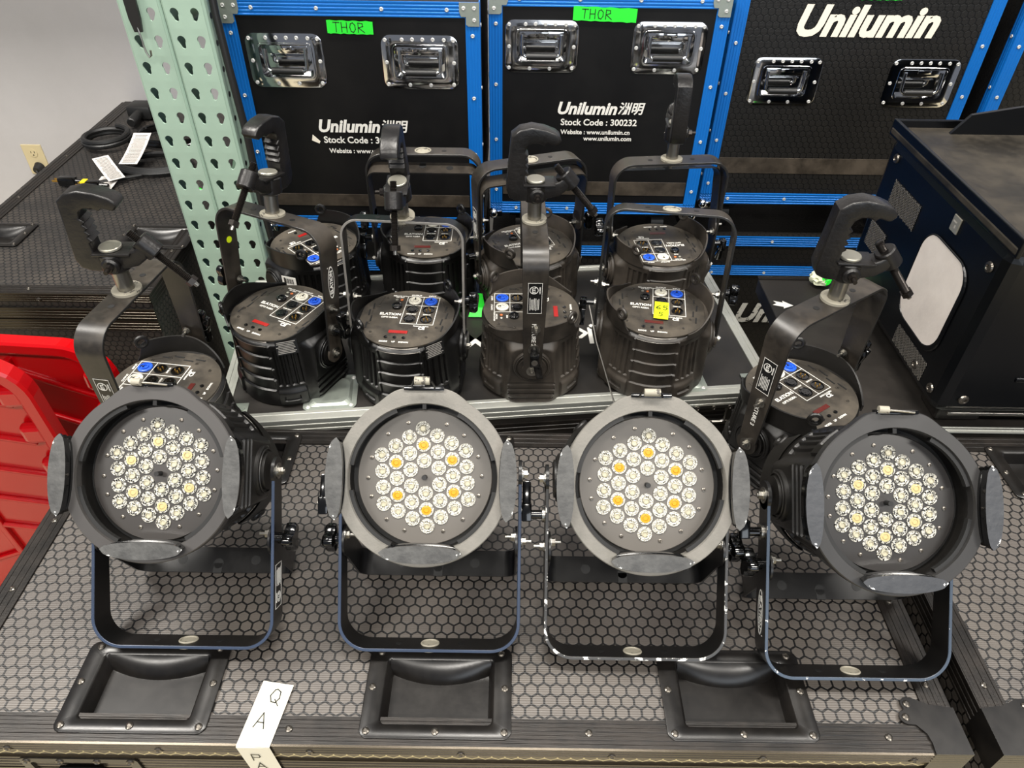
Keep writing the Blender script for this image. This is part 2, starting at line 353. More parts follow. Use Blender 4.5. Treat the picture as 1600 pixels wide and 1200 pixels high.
# ------------------------------------------------------------------ the LED par fixture
# can frame: origin on the pivot axis (x); +z looks out through the lens; back panel at z = -.055, ring face at z = .11
def sstep(a, b, x):
    t = max(0, min(1, (x-a)/(b-a))); return t*t*(3-2*t)
def can_radius(a, z):
    """a = angle from the nearest pivot side (0..90 deg), z along the can"""
    r = .0985+.0065*sstep(-.03, .095, z)
    if a > 64:                                    # ribbed quarter
        if z < -.046: r -= .011*sstep(-.046, -.055, z)
        elif z < .06:
            k = ((z+.046)/.0265) % 1.0; r -= .0042*(k**.6)
            if a < 66.5: r += .003
    elif a > 34:                                  # fluted diagonal
        if -.034 < z < .048:
            k = ((a-34)/7.5) % 1.0
            if .22 < k < .78: r -= .0038
        if z < -.045: r -= .010*sstep(-.045, -.055, z)
        if .053 < z < .092:
            r += .0045*sstep(.053, .064, z)
            if .072 < z < .082 and 42 < a < 58: r -= .0035
    else:                                         # pivot shoulder, flattened towards a disc
        bulge = .014*sstep(34, 20, a)
        r += bulge*sstep(-.052, -.03, z)*sstep(.10, .06, z) + bulge*.35*sstep(.06, .1, z)
        r = min(r, .1060/max(.2, cos(R(a)))) if z > -.04 else r
        if a < 23 and .038 < z < .092:
            k = ((z-.040)/.0135) % 1.0
            if .3 < k < .75: r -= .0050
    return r
def can_mesh(mat):
    b = B(); n = 300; zs = [-.055+.1505*i/90 for i in range(91)]; vs = []
    for z in zs:
        for i in range(n):
            t = 2*pi*i/n; a = abs(math.degrees(atan2(sin(t), cos(t)))); a = 180-a if a > 90 else a
            r = can_radius(a, z); vs.append((r*cos(t), r*sin(t), z))
    b.add(vs, [(k*n+i, k*n+(i+1) % n, (k+1)*n+(i+1) % n, (k+1)*n+i) for k in range(90) for i in range(n)], 0, True)
    b.add(vs[:n], [list(range(n))], 0)
    # inner throat wall behind the ring
    b.lathe([(.1015, .0955), (.0955, .0955), (.0955, .060)], 96, 0, cap0=False, cap1=False)
    # shoulder wings above the back panel with their cable eyes
    for sx in (1, -1):
        o_, i_ = [], []; m = 34
        base0, base1, top0, top1 = [], [], [], []
        for k in range(m+1):
            a = -56+112*k/m; h = .031*sstep(-56, -44, a)*(1-.85*sstep(-5, 52, a))+.001
            ca, sa = cos(R(a))*sx, sin(R(a))*sx
            ro_ = .1015; ri = .0985; fl = 1+.03*h/.031
            base0.append((ro_*ca, ro_*sa, -.048)); top0.append((ro_*fl*ca, ro_*fl*sa, -.055-h)); top1.append((ri*fl*ca, ri*fl*sa, -.055-h)); base1.append((ri*ca, ri*sa, -.048))
        q = m+1; b.add(base0+top0+top1+base1, [(j*q+k, j*q+k+1, (j+1)*q+k+1, (j+1)*q+k) for j in range(3) for k in range(m)]+[(0, q, 2*q, 3*q), (m, q+m, 2*q+m, 3*q+m)], 0, True)
        e = R(-46); c = Vector((.103*cos(e)*sx, .103*sin(e)*sx, -.088)); rad = Vector((cos(e)*sx, sin(e)*sx, 0)); tg = Vector((-sin(e)*sx, cos(e)*sx, 0))
        b.tube([c+tg*.0095*cos(2*pi*j/18)+Vector((0, 0, .0095*sin(2*pi*j/18))) for j in range(18)], .0038, 8, 0, closed=True)
        # pivot disc and washer stack
        b.cyl((.103*sx, 0, 0), (.1115*sx, 0, 0), .036, 40, 0, bev=.0015); b.cyl((.1115*sx, 0, 0), (.117*sx, 0, 0), .027, 32, 0)
        b.tube([(.1125*sx, .031*cos(t), .031*sin(t)) for t in [2*pi*j/40 for j in range(40)]], .0014, 6, 0, closed=True)
    # bevel strips by the panel over the ribbed quarters
    for sy in (1, -1):
        vs = []; m = 10
        for z, rr_ in ((-.0445, .0985), (-.0555, .0885)):
            for k in range(m+1):
                a = R(90*sy-23+46*k/m); vs.append((rr_*cos(a), rr_*sin(a), z))
        b.add(vs, [(k, k+1, m+2+k, m+1+k) for k in range(m)], 1, False)
    return b.mesh('housing', [mat, 'bezel'])
def ring_mesh(mat):
    b = B(); n = 144
    def ro(t):
        a = math.degrees(t) % 90; a = min(a, 90-a); return .1122+(.0060 if 45 < math.degrees(t) % 360 < 135 else .0)*sstep(34, 16, a)
    A = [2*pi*i/n for i in range(n)]
    notch = lambda t: abs((math.degrees(t)-90+180) % 360-180) < 11.5
    def outer(t): return min(ro(t), .113/max(.3, sin(t))) if notch(t) else ro(t)
    rings = [[(outer(t)*cos(t), outer(t)*sin(t), .0945) for t in A], [(outer(t)*cos(t), outer(t)*sin(t), .1085) for t in A],
             [((outer(t)-.0012)*cos(t), (outer(t)-.0012)*sin(t), .110) for t in A], [(.0965*cos(t), .0965*sin(t), .110) for t in A],
             [(.0955*cos(t), .0955*sin(t), .1065) for t in A], [(.0955*cos(t), .0955*sin(t), .100) for t in A], [(.0955*cos(t), .0955*sin(t), .0945) for t in A]]
    b.loft(rings+[rings[0]], 0, cap1=False)
    b2 = [[(r*cos(t), r*sin(t), z) for t in A] for r, z in ((.0955, .104), (.0925, .104), (.0925, .0965), (.0955, .0965))]
    # stepped inner arcs
    for a0, a1 in ((15, 62), (112, 170), (190, 245), (300, 350)):
        k = [R(a0+(a1-a0)*i/16) for i in range(17)]
        b.loft([[(r*cos(t), r*sin(t), z) for r, z in ((.0962, .1060), (.0905, .1060), (.0905, .0985), (.0962, .0985))] for t in k], 1, cap0=True)
    for a in (90, 270): b.box((0, 0, 0), (.005, .007, .012), 1, RZ(a-90) @ T(0, .0925, .098))
    b.box((0, .1165, .1005), (.046, .004, .013), 1)
    return b.mesh('gel_frame_ring', [mat, 'dark'])
def tab_mesh(mat):
    """retaining clip: lens-shaped pad standing proud of the ring; local y is outward"""
    b = B(); m = 20; L = .0515; pts = []
    for k in range(m+1):
        x = -L+2*L*k/m; pts.append((x, .0125*sqrt(max(0, 1-(x/L)**2))+.0005))
    lo = [(x, -.0085*sqrt(max(0, 1-(x/L)**2))-.0005) for x, y in pts[::-1]]
    poly = (pts+lo)[::-1]
    b.prism(poly, .012, .0155, 0, mi_side=1); b.prism([(x*.97, y*.86-.001) for x, y in poly], .004, .012, 1); b.prism([(x*.94, y*.95-.0012) for x, y in poly], -.006, .004, 1)
    return b.mesh('retaining_clip', [mat, 'gloss'])
def plate_mesh(mat):
    b = B(); b.lathe([(.0885, .066), (.0885, .0795), (.0875, .0805), (.0002, .0805)], 96, 0, cap0=True, cap1=False, smooth=False)
    b.lathe([(.0955, .066), (.0955, .0705), (.088, .0705)], 96, 1, cap0=False, cap1=False, smooth=False)
    b.cyl((0, 0, .0805), (0, 0, .093), .0032, 14, 1)
    return b.mesh('lens_plate', [mat, 'dark'])
LS = .0213; LR = .0097
def led_mesh(kind):
    b = B()
    b.lathe([(LR, -.0005), (LR, .0012), (LR-.0005, .0015), (LR-.0012, .0012), (LR*.78, .0016), (LR*.55, .0014), (LR*.44, .0006)], 28, 0, cap0=False, cap1=False)
    b.lathe([(LR*.44, .0006), (LR*.42, .0022), (LR*.34, .0026), (LR*.30, .0012), (.0002, .0012)], 22, 1, cap0=False, cap1=False)
    if kind == 'amber': b.add([(LR*.68*cos(2*pi*k/22), -.0008+LR*.62*sin(2*pi*k/22), .00185) for k in range(22)], [list(range(22))], 1)
    return b
def yoke_mesh(name, w, L, bw, t, Rc, edge, face='paint', ends=.020, kink=0.0):
    """flat bar bent to a U: pivots at (+-w/2, 0, 0), bar at z = L"""
    path = [(-w/2, -.0), (-w/2, L-Rc)]+[(-w/2+Rc-Rc*cos(R(a)), L-Rc+Rc*sin(R(a))) for a in range(8, 90, 8)]+[(-w/2+Rc, L), (w/2-Rc, L)]+[(w/2-Rc+Rc*sin(R(a)), L-Rc+Rc*cos(R(a))) for a in range(8, 90, 8)]+[(w/2, L-Rc), (w/2, 0)]
    pv = [Vector((x, z)) for x, z in path]; b = B(); rows = []; n = len(pv)
    for i, p in enumerate(pv):
        d = (pv[min(i+1, n-1)]-pv[max(i-1, 0)]).normalized(); nn = Vector((-d.y, d.x))   # outward for this winding
        q = p-nn*t; dz = min(p.y, L)/L; hw = bw/2*(.74+.26*sstep(.1, .75, dz))
        c = .0006
        rows.append([(p.x, -hw+c, p.y), (p.x, hw-c, p.y), (p.x-nn.x*c, hw, p.y-nn.y*c), (q.x+nn.x*c, hw, q.y+nn.y*c), (q.x, hw-c, q.y), (q.x, -hw+c, q.y), (q.x+nn.x*c, -hw, q.y+nn.y*c), (p.x-nn.x*c, -hw, p.y-nn.y*c)])
    vs = [v for r in rows for v in r]
    for i in range(n-1):
        for j in range(8):
            b.add([rows[i][j], rows[i][(j+1) % 8], rows[i+1][(j+1) % 8], rows[i+1][j]], [(0, 1, 2, 3)], 1 if j in (1, 2, 3, 5, 6, 7) else 0)
    b.add(rows[0], [list(range(8))], 1); b.add(rows[-1], [list(range(8))], 1)
    for sx in (-1, 1): b.cyl((sx*w/2, 0, 0), (sx*(w/2-t), 0, 0), ends, 28, 0)
    # bolt eye and two small holes in the crossbar
    for x, r_, mi in ((0, .0125, 2), (-.045, .005, 3), (.045, .005, 3)):
        b.cyl((x, 0, L-t-.0003), (x, 0, L+.0004), r_, 22, mi)
    b.tube([(.016*cos(a), .016*sin(a), L+.0006) for a in [2*pi*k/24 for k in range(24)]], .0018, 6, 2, closed=True)
    b.tube([(.012*cos(a), .012*sin(a), L-t-.0006) for a in [2*pi*k/24 for k in range(24)]], .0016, 6, 2, closed=True)
    return b.mesh(name, [face, edge, 'cap_worn', 'dark'])
def stand_mesh(w, L, bw, t, edge, face='paint'):
    b = B(); Rc = .02
    me_path = [(-w/2, 0), (-w/2, L-Rc)]+[(-w/2+Rc-Rc*cos(R(a)), L-Rc+Rc*sin(R(a))) for a in range(10, 90, 10)]+[(-w/2+Rc, L), (w/2-Rc, L)]+[(w/2-Rc+Rc*sin(R(a)), L-Rc+Rc*cos(R(a))) for a in range(10, 90, 10)]+[(w/2, L-Rc), (w/2, 0)]
    pv = [Vector(p) for p in me_path]; n = len(pv); rows = []
    for i, p in enumerate(pv):
        d = (pv[min(i+1, n-1)]-pv[max(i-1, 0)]).normalized(); nn = Vector((-d.y, d.x)); q = p-nn*t
        rows.append([(p.x, -bw/2, p.y), (p.x, bw/2, p.y), (q.x, bw/2, q.y), (q.x, -bw/2, q.y)])
    # crossbar with a keyed slot at the free edge: leave a gap in the y- half around x = 0
    for i in range(n-1):
        for j in range(4): b.add([rows[i][j], rows[i][(j+1) % 4], rows[i+1][(j+1) % 4], rows[i+1][j]], [(0, 1, 2, 3)], 1 if j in (1, 3) else 0)
    b.add(rows[0], [(0, 1, 2, 3)], 1); b.add(rows[-1], [(0, 1, 2, 3)], 1)
    for sx in (-1, 1): b.cyl((sx*w/2, 0, 0), (sx*(w/2-t), 0, 0), bw*.56, 28, 0)
    b.cyl((.058, 0, L-t-.0004), (.058, 0, L+.0004), .0075, 20, 2); b.cyl((-.058, 0, L-t-.0004), (-.058, 0, L+.0004), .0075, 20, 2)
    b.box((0, bw/2-.007, L-t/2), (.014, .0155, t+.0012), 2); b.cyl((0, bw/2-.014, L-t-.0006), (0, bw/2-.014, L+.0006), .008, 20, 2)
    return b.mesh('floor_stand', [face, edge, 'dark'])
def pivot_bolt_mesh():
    b = B(); b.cyl((0, 0, 0), (.0015, 0, 0), .0115, 24, 0); b.cyl((.0015, 0, 0), (.003, 0, 0), .008, 20, 0); b.cyl((.003, 0, 0), (.008, 0, 0), .0058, 6, 0); b.cyl((.008, 0, 0), (.010, 0, 0), .003, 12, 0)
    return b.mesh('pivot_bolt', 'steel')
def knob_mesh():
    b = B(); b.cyl((0, 0, 0), (.010, 0, 0), .008, 18, 0)
    pts = []
    for k in range(48):
        a = 2*pi*k/48; r = .0175+.0055*cos(3*a); pts.append((r, a))
    b.loft([[(x, r*f*cos(a), r*f*sin(a)) for r, a in pts] for x, f in ((.008, .7), (.010, .97), (.013, 1.0), (.021, 1.0), (.0245, .85))], 0, smooth=True, cap0=True)
    return b.mesh('star_knob', 'gloss')
def lever_mesh():
    b = B(); b.cyl((0, 0, 0), (.004, 0, 0), .011, 20, 1); b.cyl((.004, 0, 0), (.020, 0, 0), .0065, 16, 0)
    b.box((.026, 0, .004), (.014, .017, .026), 0, bev=.002); b.box((.026, .0, .030), (.012, .013, .034), 0, RX(14), bev=.002); b.cyl((.033, 0, .006), (.0338, 0, .006), .006, 16, 1)
    return b.mesh('locking_lever', ['gloss', 'steel'])
def hinge_bolt_mesh():
    b = B(); b.cyl((0, 0, 0), (.002, 0, 0), .0085, 18, 0); b.cyl((.002, 0, 0), (.007, 0, 0), .0058, 6, 0); b.cyl((.007, 0, 0), (.015, 0, 0), .0028, 12, 0)
    return b.mesh('hinge_bolt', 'steel')
def panel_mesh(mat):
    b = B(); n = 96; poly = []
    for i in range(n):
        t = 2*pi*i/n; x, y = .0945*cos(t), .0945*sin(t); x = max(-.090, min(.090, x)); poly.append((x, y))
    b.prism(poly, .0548, .0575, 0)
    # raised tray outline and slots
    tr = rr(.150, .150, .03, .0577, 4)
    for sx in (-1, 1):
        for k in range(4): b.box((sx*(.069+.006*(k % 2)), .038-.021*k, .0577), (.0028, .019, .0008), 1, RZ(-4*sx))
    b.tube([(x*.98, y*.98, z) for x, y, z in [(-.058, .07, .0576), (-.062, .045, .0576), (-.072, .02, .0576), (-.072, -.03, .0576)]], .0006, 4, 0)
    b.tube([(.058, .07, .0576), (.066, .045, .0576), (.080, .02, .0576)], .0006, 4, 0)
    return b.mesh('control_panel', [mat, 'dark'])
# the panel frame is turned over: outward is -z of the can, text reads from behind the can
FLIP = RY(180)
def markings_mesh():
    b = B(); z = .0577
    def frame(x0, x1, y0, y1, w=.0011):
        b.box(((x0+x1)/2, y0, z), (x1-x0+w, w, .0004)); b.box(((x0+x1)/2, y1, z), (x1-x0+w, w, .0004)); b.box((x0, (y0+y1)/2, z), (w, y1-y0, .0004)); b.box((x1, (y0+y1)/2, z), (w, y1-y0, .0004))
    frame(-.010, .054, -.020, .073); b.box((.022, .0265, z), (.0011, .093, .0004)); b.box((.022, .042, z), (.064, .0011, .0004))
    for s_, x, y, h in (('ELATION', -.034, .009, .0082), ('OPTI RGBA', -.034, -.002, .0052), ('OUTPUT', .006, .0775, .0042), ('INPUT', .038, .0775, .0042), ('DMX OUT', .006, .0125, .0034), ('DMX IN', .037, .0125, .0034),
                        ('MODE', -.030, -.079, .0044), ('UP', -.011, -.079, .0044), ('DOWN', .008, -.079, .0044), ('FUSE', -.026, .0475, .0036), ('REPLACE WITH', -.026, .0725, .0034), ('F3A 250V', -.026, .068, .0034), ('CE', .034, -.033, .0085), ('MADE IN CHINA', .032, -.0265, .0032)):
        text(b, s_, h*1.25, T(x, y, z), bold=.03)
    return b.mesh('printed_markings', 'print')
def powercon(mat):
    b = B(); b.lathe([(.0128, 0), (.0128, .002), (.0115, .003), (.0095, .003), (.0095, .0012), (.0062, .0012), (.0062, .0035), (.0045, .0035), (.0045, .001), (.0002, .001)], 28, 0, cap0=False, cap1=False)
    b.box((0, .005, .0032), (.0022, .006, .0012), 1); return b.mesh('power_socket', [mat, 'dark'])
def xlr(male):
    b = B(); b.lathe([(.0118, 0), (.0118, .0015), (.0102, .0018), (.0102, .0005), (.0002, .0005)] if male else [(.0118, 0), (.0118, .0015), (.0102, .0018), (.0102, .001), (.0078, .001), (.0078, .0024), (.0002, .0024)], 26, 0, cap0=False, cap1=False)
    if male:
        for a in (90, 210, 330): b.cyl((.0042*cos(R(a)), .0042*sin(R(a)), .0005), (.0042*cos(R(a)), .0042*sin(R(a)), .004), .0011, 8, 1)
    else:
        b.box((0, .0096, .0022), (.006, .003, .0016), 1)
        for a in (90, 210, 330): b.cyl((.0042*cos(R(a)), .0042*sin(R(a)), .0023), (.0042*cos(R(a)), .0042*sin(R(a)), .0026), .0011, 8, 2)
    return b.mesh('signal_socket', ['gloss', 'brass' if male else 'steel', 'dark'])
def fuse():
    return B().lathe([(.0098, 0), (.0098, .005), (.0085, .006), (.0065, .006), (.0065, .0045), (.0002, .0045)], 22, 0, cap0=False, cap1=False).box((0, 0, .0047), (.008, .0012, .0006), 1).mesh('fuse_holder', ['gloss', 'steel'])
def clamp_mesh():
    """hook clamp seen from its flat side; spine at -x, jaw opens towards +x, yoke bolt on the z axis"""
    b = B(); W = .015
    prof = [(-.030, .058), (-.030, .046), (-.020, .034), (.020, .034), (.046, .040), (.058, .050), (.062, .066), (.052, .074), (.040, .060), (.026, .058), (-.020, .058), (-.046, .058),
            (-.046, .074), (-.041, .078), (-.046, .084), (-.041, .088), (-.046, .094), (-.041, .098), (-.046, .104), (-.041, .109), (-.047, .114), (-.044, .124), (-.036, .130), (-.024, .130), (-.016, .126), (-.010, .130), (.004, .126), (.008, .128), (.013, .134), (.011, .140), (.004, .146), (-.014, .153), (-.036, .157), (-.056, .153), (-.070, .142), (-.078, .124), (-.078, .050), (-.072, .036), (-.060, .030), (-.034, .028)]
    # outer skirt and a rounded ridge on both faces
    h = .027; hook = [(x+h, z) for x, z in prof[12:35]]
    full = [(-.078+h, .048), (-.073+h, .034), (-.060+h, .028), (-.020, .027), (.014, .030), (.040, .036), (.056, .048), (.061, .064), (.052, .073), (.040, .062), (.026, .057), (-.046+h, .057)]+hook
    bm = bmesh.new(); vs = [bm.verts.new((x, -W, z)) for x, z in full]; f = bm.faces.new(vs)
    ex = bmesh.ops.extrude_face_region(bm, geom=[f]); bmesh.ops.translate(bm, verts=[v for v in ex['geom'] if isinstance(v, bmesh.types.BMVert)], vec=(0, 2*W, 0))
    bmesh.ops.recalc_face_normals(bm, faces=bm.faces)
    bmesh.ops.bevel(bm, geom=[e for e in bm.edges if abs(e.verts[0].co.y-e.verts[1].co.y) < 1e-6], offset=.0030, segments=3, affect='EDGES', profile=.5)
    bmesh.ops.triangulate(bm, faces=[q for q in bm.faces if len(q.verts) > 4])
    bm.verts.index_update(); b.add([v.co.copy() for v in bm.verts], [[v.index for v in q.verts] for q in bm.faces], 0, True); bm.free()
    b.box((.006, 0, .057), (.056, .040, .004), 0, bev=.001); b.cyl((0, 0, .024), (0, 0, .056), .0215, 28, 0, bev=.003)
    b.cyl((.002, -.012, .040), (.002, -.026, .040), .013, 20, 0, bev=.003)
    # screw boss across the toe
    a, c = Vector((.046, 0, .074)), Vector((.066, 0, .050)); b.cyl(a, c, .0155, 22, 0, bev=.002)
    return b.mesh('hook_clamp', ['cast'])
def screw_mesh():
    b = B(); a = Vector((.034, 0, .086)); d = Vector((.078, 0, -.094)).normalized(); L = .108; n = 120; pts = []
    q = d.to_track_quat('Z', 'Y').to_matrix().to_4x4(); m = T(*a) @ q
    prof = []
    for k in range(46): prof += [(.0048, L*k/46), (.0064, L*(k+.5)/46)]
    b.lathe(prof, 14, 0, m, smooth=False); b.lathe([(.0092, L-.002), (.0092, L+.007)], 6, 0, m, smooth=False); b.lathe([(.004, L+.007), (.0035, L+.014)], 10, 1, m)
    return b.mesh('clamp_screw', ['thread', 'steel'])
def spigot_mesh():
    b = B(); b.cyl((0, 0, 0), (0, 0, .004), .0225, 28, 1); b.cyl((0, 0, .004), (0, 0, .046), .0125, 24, 0); b.cyl((0, 0, -.012), (0, 0, -.004), .0105, 6, 0); b.cyl((0, 0, -.018), (0, 0, -.012), .005, 12, 0)
    return b.mesh('spigot', ['steel', 'cap_worn'])
def cap_mesh(): return B().cyl((0, 0, .059), (0, 0, .064), .0165, 32, 0, bev=.0012).mesh('bolt_head', 'bezel_pale')
K['bezel_pale'] = M('pale zinc bolt head', 'aaa79a', .35, metal=.7)
def side_bolt(): return B().cyl((.002, -.026, .040), (.002, -.033, .040), .0062, 6, 0).cyl((.002, -.033, .040), (.002, -.041, .040), .0034, 10, 0).mesh('set_screw', 'thread')
def cert_mesh():
    """black label with a white frame, a round test mark and small print; lies in xy, reads along x"""
    b = B(); w, h = .064, .026; b.box((0, 0, 0), (w, h, .0003), 1)
    for y in (-h/2+.0008, h/2-.0008): b.box((0, y, .0003), (w, .0007, .0003))
    for x in (-w/2+.0005, w/2-.0005): b.box((x, 0, .0003), (.0007, h, .0003))
    cx = .017
    b.loft([[(cx+r*cos(2*pi*k/28), r*sin(2*pi*k/28)+.002, z) for k in range(28)] for r, z in ((.0078, .0003), (.0078, .0006), (.0066, .0006), (.0066, .0003))], 0, cap1=False)
    text(b, 'ETL', .0078, T(cx, .002, .0005), bold=.03)
    text(b, 'CERTIFIED', .0030, T(cx-.0005, -.0085, .0005), bold=.03)
    for k in range(7): b.box((-.012-.0007*(k % 3), .0085-.0026*k, .0005), (.026-.0016*((k*3) % 4), .0011, .0002))
    return b.mesh('certification_label', ['print', 'sticker'])
def oval_logo():
    b = B(); n = 40
    b.loft([[(.032*f*cos(2*pi*k/n), .0085*f*sin(2*pi*k/n), z) for k in range(n)] for f, z in ((1.0, 0), (1.0, .0004), (.93, .0004), (.93, 0))], 0, cap1=False)
    text(b, 'ELATION', .0115, T(0, 0, .0003), bold=.03); text(b, 'R', .003, T(.031, .008, .0003)); return b.mesh('oval_badge', 'print')
def fixture_text(s): return text(B(), s, .011, T(0, 0, .0003), bold=.01).mesh('stencilled_number', 'print')

ME = {}
for k in ('can', 'can_dusty', 'can_clean'): ME[k] = can_mesh(k)
for k in ('ring_dark', 'ring_mid', 'ring_light'): ME[k] = ring_mesh(k)
for k in ('tab_worn', 'tab_chip'): ME[k] = tab_mesh(k)
for k in ('plate_dark', 'plate_mid', 'plate_light'): ME[k] = plate_mesh(k)
ME['led'] = led_mesh('clear').mesh('led_lens', ['lens', 'lens_core']); ME['led_w'] = led_mesh('white').mesh('led_lens', ['lens_white', 'lens_core'])
ME['led_a'] = led_mesh('amber').mesh('led_lens', ['lens_white', 'lens_amber']); ME['led_p'] = led_mesh('amber').mesh('led_lens', ['lens', 'lens_amber2'])
YL, YW = .252, .257
for k in ('edge_sky', 'edge_chip', 'edge_chip2', 'edge_grey', 'edge_dark'):
    ME['yoke_'+k] = yoke_mesh('yoke', YW, YL, .042, .0045, .042, k, 'paint_dusty' if k == 'edge_dark' else 'paint')
UW = .246
ME['yoke_up'] = yoke_mesh('yoke', UW, YL, .046, .0045, .040, 'edge_dark', 'paint_dusty')
ME['yoke_narrow'] = yoke_mesh('yoke', .228, YL, .030, .0045, .034, 'edge_grey', 'paint')
ME['stand'] = stand_mesh(.2465, .130, .040, .003, 'edge_dark', 'paint'); ME['stand_n'] = stand_mesh(.2175, .130, .030, .003, 'edge_dark', 'paint_dusty'); ME['stand_d'] = stand_mesh(.2355, .130, .040, .003, 'edge_dark', 'paint_dusty')
ME['pbolt'] = pivot_bolt_mesh(); ME['knob'] = knob_mesh(); ME['lever'] = lever_mesh(); ME['hbolt'] = hinge_bolt_mesh()
ME['panel'] = panel_mesh('panel'); ME['marks'] = markings_mesh(); ME['pc_w'] = powercon('white_pl'); ME['pc_b'] = powercon('blue_pl'); ME['xlr_m'] = xlr(1); ME['xlr_f'] = xlr(0); ME['fuse'] = fuse()
ME['display'] = B().box((0, 0, .0006), (.036, .0085, .0012), 0, bev=.0003).mesh('display_window', 'red_led'); ME['display_off'] = B().box((0, 0, .0006), (.036, .0085, .0012), 0, bev=.0003).mesh('display_window', 'red_off')
ME['button'] = B().lathe([(.0034, 0), (.0034, .0018), (.0002, .0022)], 14, 0, cap0=False, cap1=False).mesh('push_button', 'gloss')
ME['lamp_w'] = B().lathe([(.003, 0), (.003, .001), (.0002, .0024)], 12, 0, cap0=False, cap1=False).mesh('indicator_lamp', 'bezel_pale'); ME['lamp_o'] = B().lathe([(.003, 0), (.003, .001), (.0002, .0024)], 12, 0, cap0=False, cap1=False).mesh('indicator_lamp', M('orange lamp', 'b8622c', .4))
ME['clamp'] = clamp_mesh(); ME['screw'] = screw_mesh(); ME['spigot'] = spigot_mesh(); ME['cap'] = cap_mesh(); ME['sbolt'] = side_bolt(); ME['cert'] = cert_mesh(); ME['logo'] = oval_logo()
ME['fix2'] = fixture_text('FIXTURE 2'); ME['fix3'] = fixture_text('FIXTURE 3')
def latch_mesh(up):
    b = B(); z = .110
    b.box((0, .1155, z+.001), (.052, .005, .004), 1, bev=.0008)
    if up == 'up':
        for x in (-.014, .014): b.tube([(x, .1155, z+.003), (x, .119, z+.014), (x*.8, .124, z+.022)], .0013, 6, 1)
        b.cyl((-.0095, .124, z+.022), (.0095, .124, z+.022), .0052, 14, 0)
    elif up == 'flat':
        for x in (-.016, .014): b.tube([(x, .1135, z+.003), (x*.8, .119, z+.007)], .0013, 6, 1)
        b.cyl((-.010, .119, z+.007), (.010, .119, z+.007), .005, 14, 0)
    else:
        b.tube([(-.016, .118, z+.005), (.004, .1165, z+.006), (.020, .115, z+.004)], .0014, 6, 2)
        b.cyl((-.025, .1185, z+.004), (-.013, .118, z+.005), .0048, 14, 0)
    return b.mesh('latch', ['cap_worn', 'gloss', 'steel'])
for k in ('up', 'flat', 'side'): ME['latch_'+k] = latch_mesh(k)

def par_body(root, CM, can, panel_on, disp='display_off'):
    P('housing', ME[can], root, CM)
    if panel_on:
        PM = CM @ FLIP; pn = P('control_panel', ME['panel'], root, PM); z = .0575
        P('printed_markings', ME['marks'], pn)
        P('power_socket', ME['pc_w'], pn, T(.006, .0575, z), label='white power socket'); P('power_socket', ME['pc_b'], pn, T(.038, .0575, z), label='blue power socket')
        for x, y, k in ((.006, .028, 'xlr_f'), (.006, -.004, 'xlr_f'), (.038, .028, 'xlr_m'), (.038, -.004, 'xlr_m')): P('signal_socket', ME[k], pn, T(x, y, z))
        P('fuse_holder', ME['fuse'], pn, T(-.026, .034, z)); P('indicator_lamp', ME['lamp_w'], pn, T(-.031, .059, z)); P('indicator_lamp', ME['lamp_o'], pn, T(-.021, .059, z), label='orange indicator lamp')
        P('display_window', ME[disp], pn, T(-.008, -.048, z))
        for x in (-.028, -.011, .006): P('push_button', ME['button'], pn, T(x, -.066, z))
        for x, y in ((-.050, .064), (-.062, .034), (-.070, -.024), (-.060, -.052), (.060, .056), (.070, .026), (.062, -.028), (.048, -.060)): P('screw', S['dot'], pn, T(x, y, z))
def hardware(root, Y, side_lever=-1, knob_side=1, yw=None):
    """bolts, lever and knob on the yoke; all given in the yoke frame Y"""
    h = (yw or YW)/2
    for sx in (1, -1):
        F = Y @ T(sx*h, 0, 0) @ (Matrix.Identity(4) if sx > 0 else RY(180)); P('pivot_bolt', ME['pbolt'], root, F)
        Q = Y @ T(sx*h, -.004, .098) @ (Matrix.Identity(4) if sx > 0 else RY(180))
        if sx == knob_side: P('star_knob', ME['knob'], root, Q)
        else: P('hinge_bolt', ME['hbolt'], root, Q)
        Q2 = Y @ T(sx*(h-.0075), .010, .088) @ (Matrix.Identity(4) if sx < 0 else RY(180)); P('hinge_bolt', ME['hbolt'], root, Q2)
    F = Y @ T(side_lever*h, -.002, .052) @ (Matrix.Identity(4) if side_lever > 0 else RY(180)); P('locking_lever', ME['lever'], root, F)
def clamp_on(root, Y, yaw, lift=YL, tip=0):
    m = Y @ T(0, 0, lift+.016) @ RX(tip) @ RZ(yaw); c = P('hook_clamp', ME['clamp'], root, m)
    P('clamp_screw', ME['screw'], c); P('bolt_head', ME['cap'], c); P('set_screw', ME['sbolt'], c); P('spigot', ME['spigot'], c, T(0, 0, -.016))

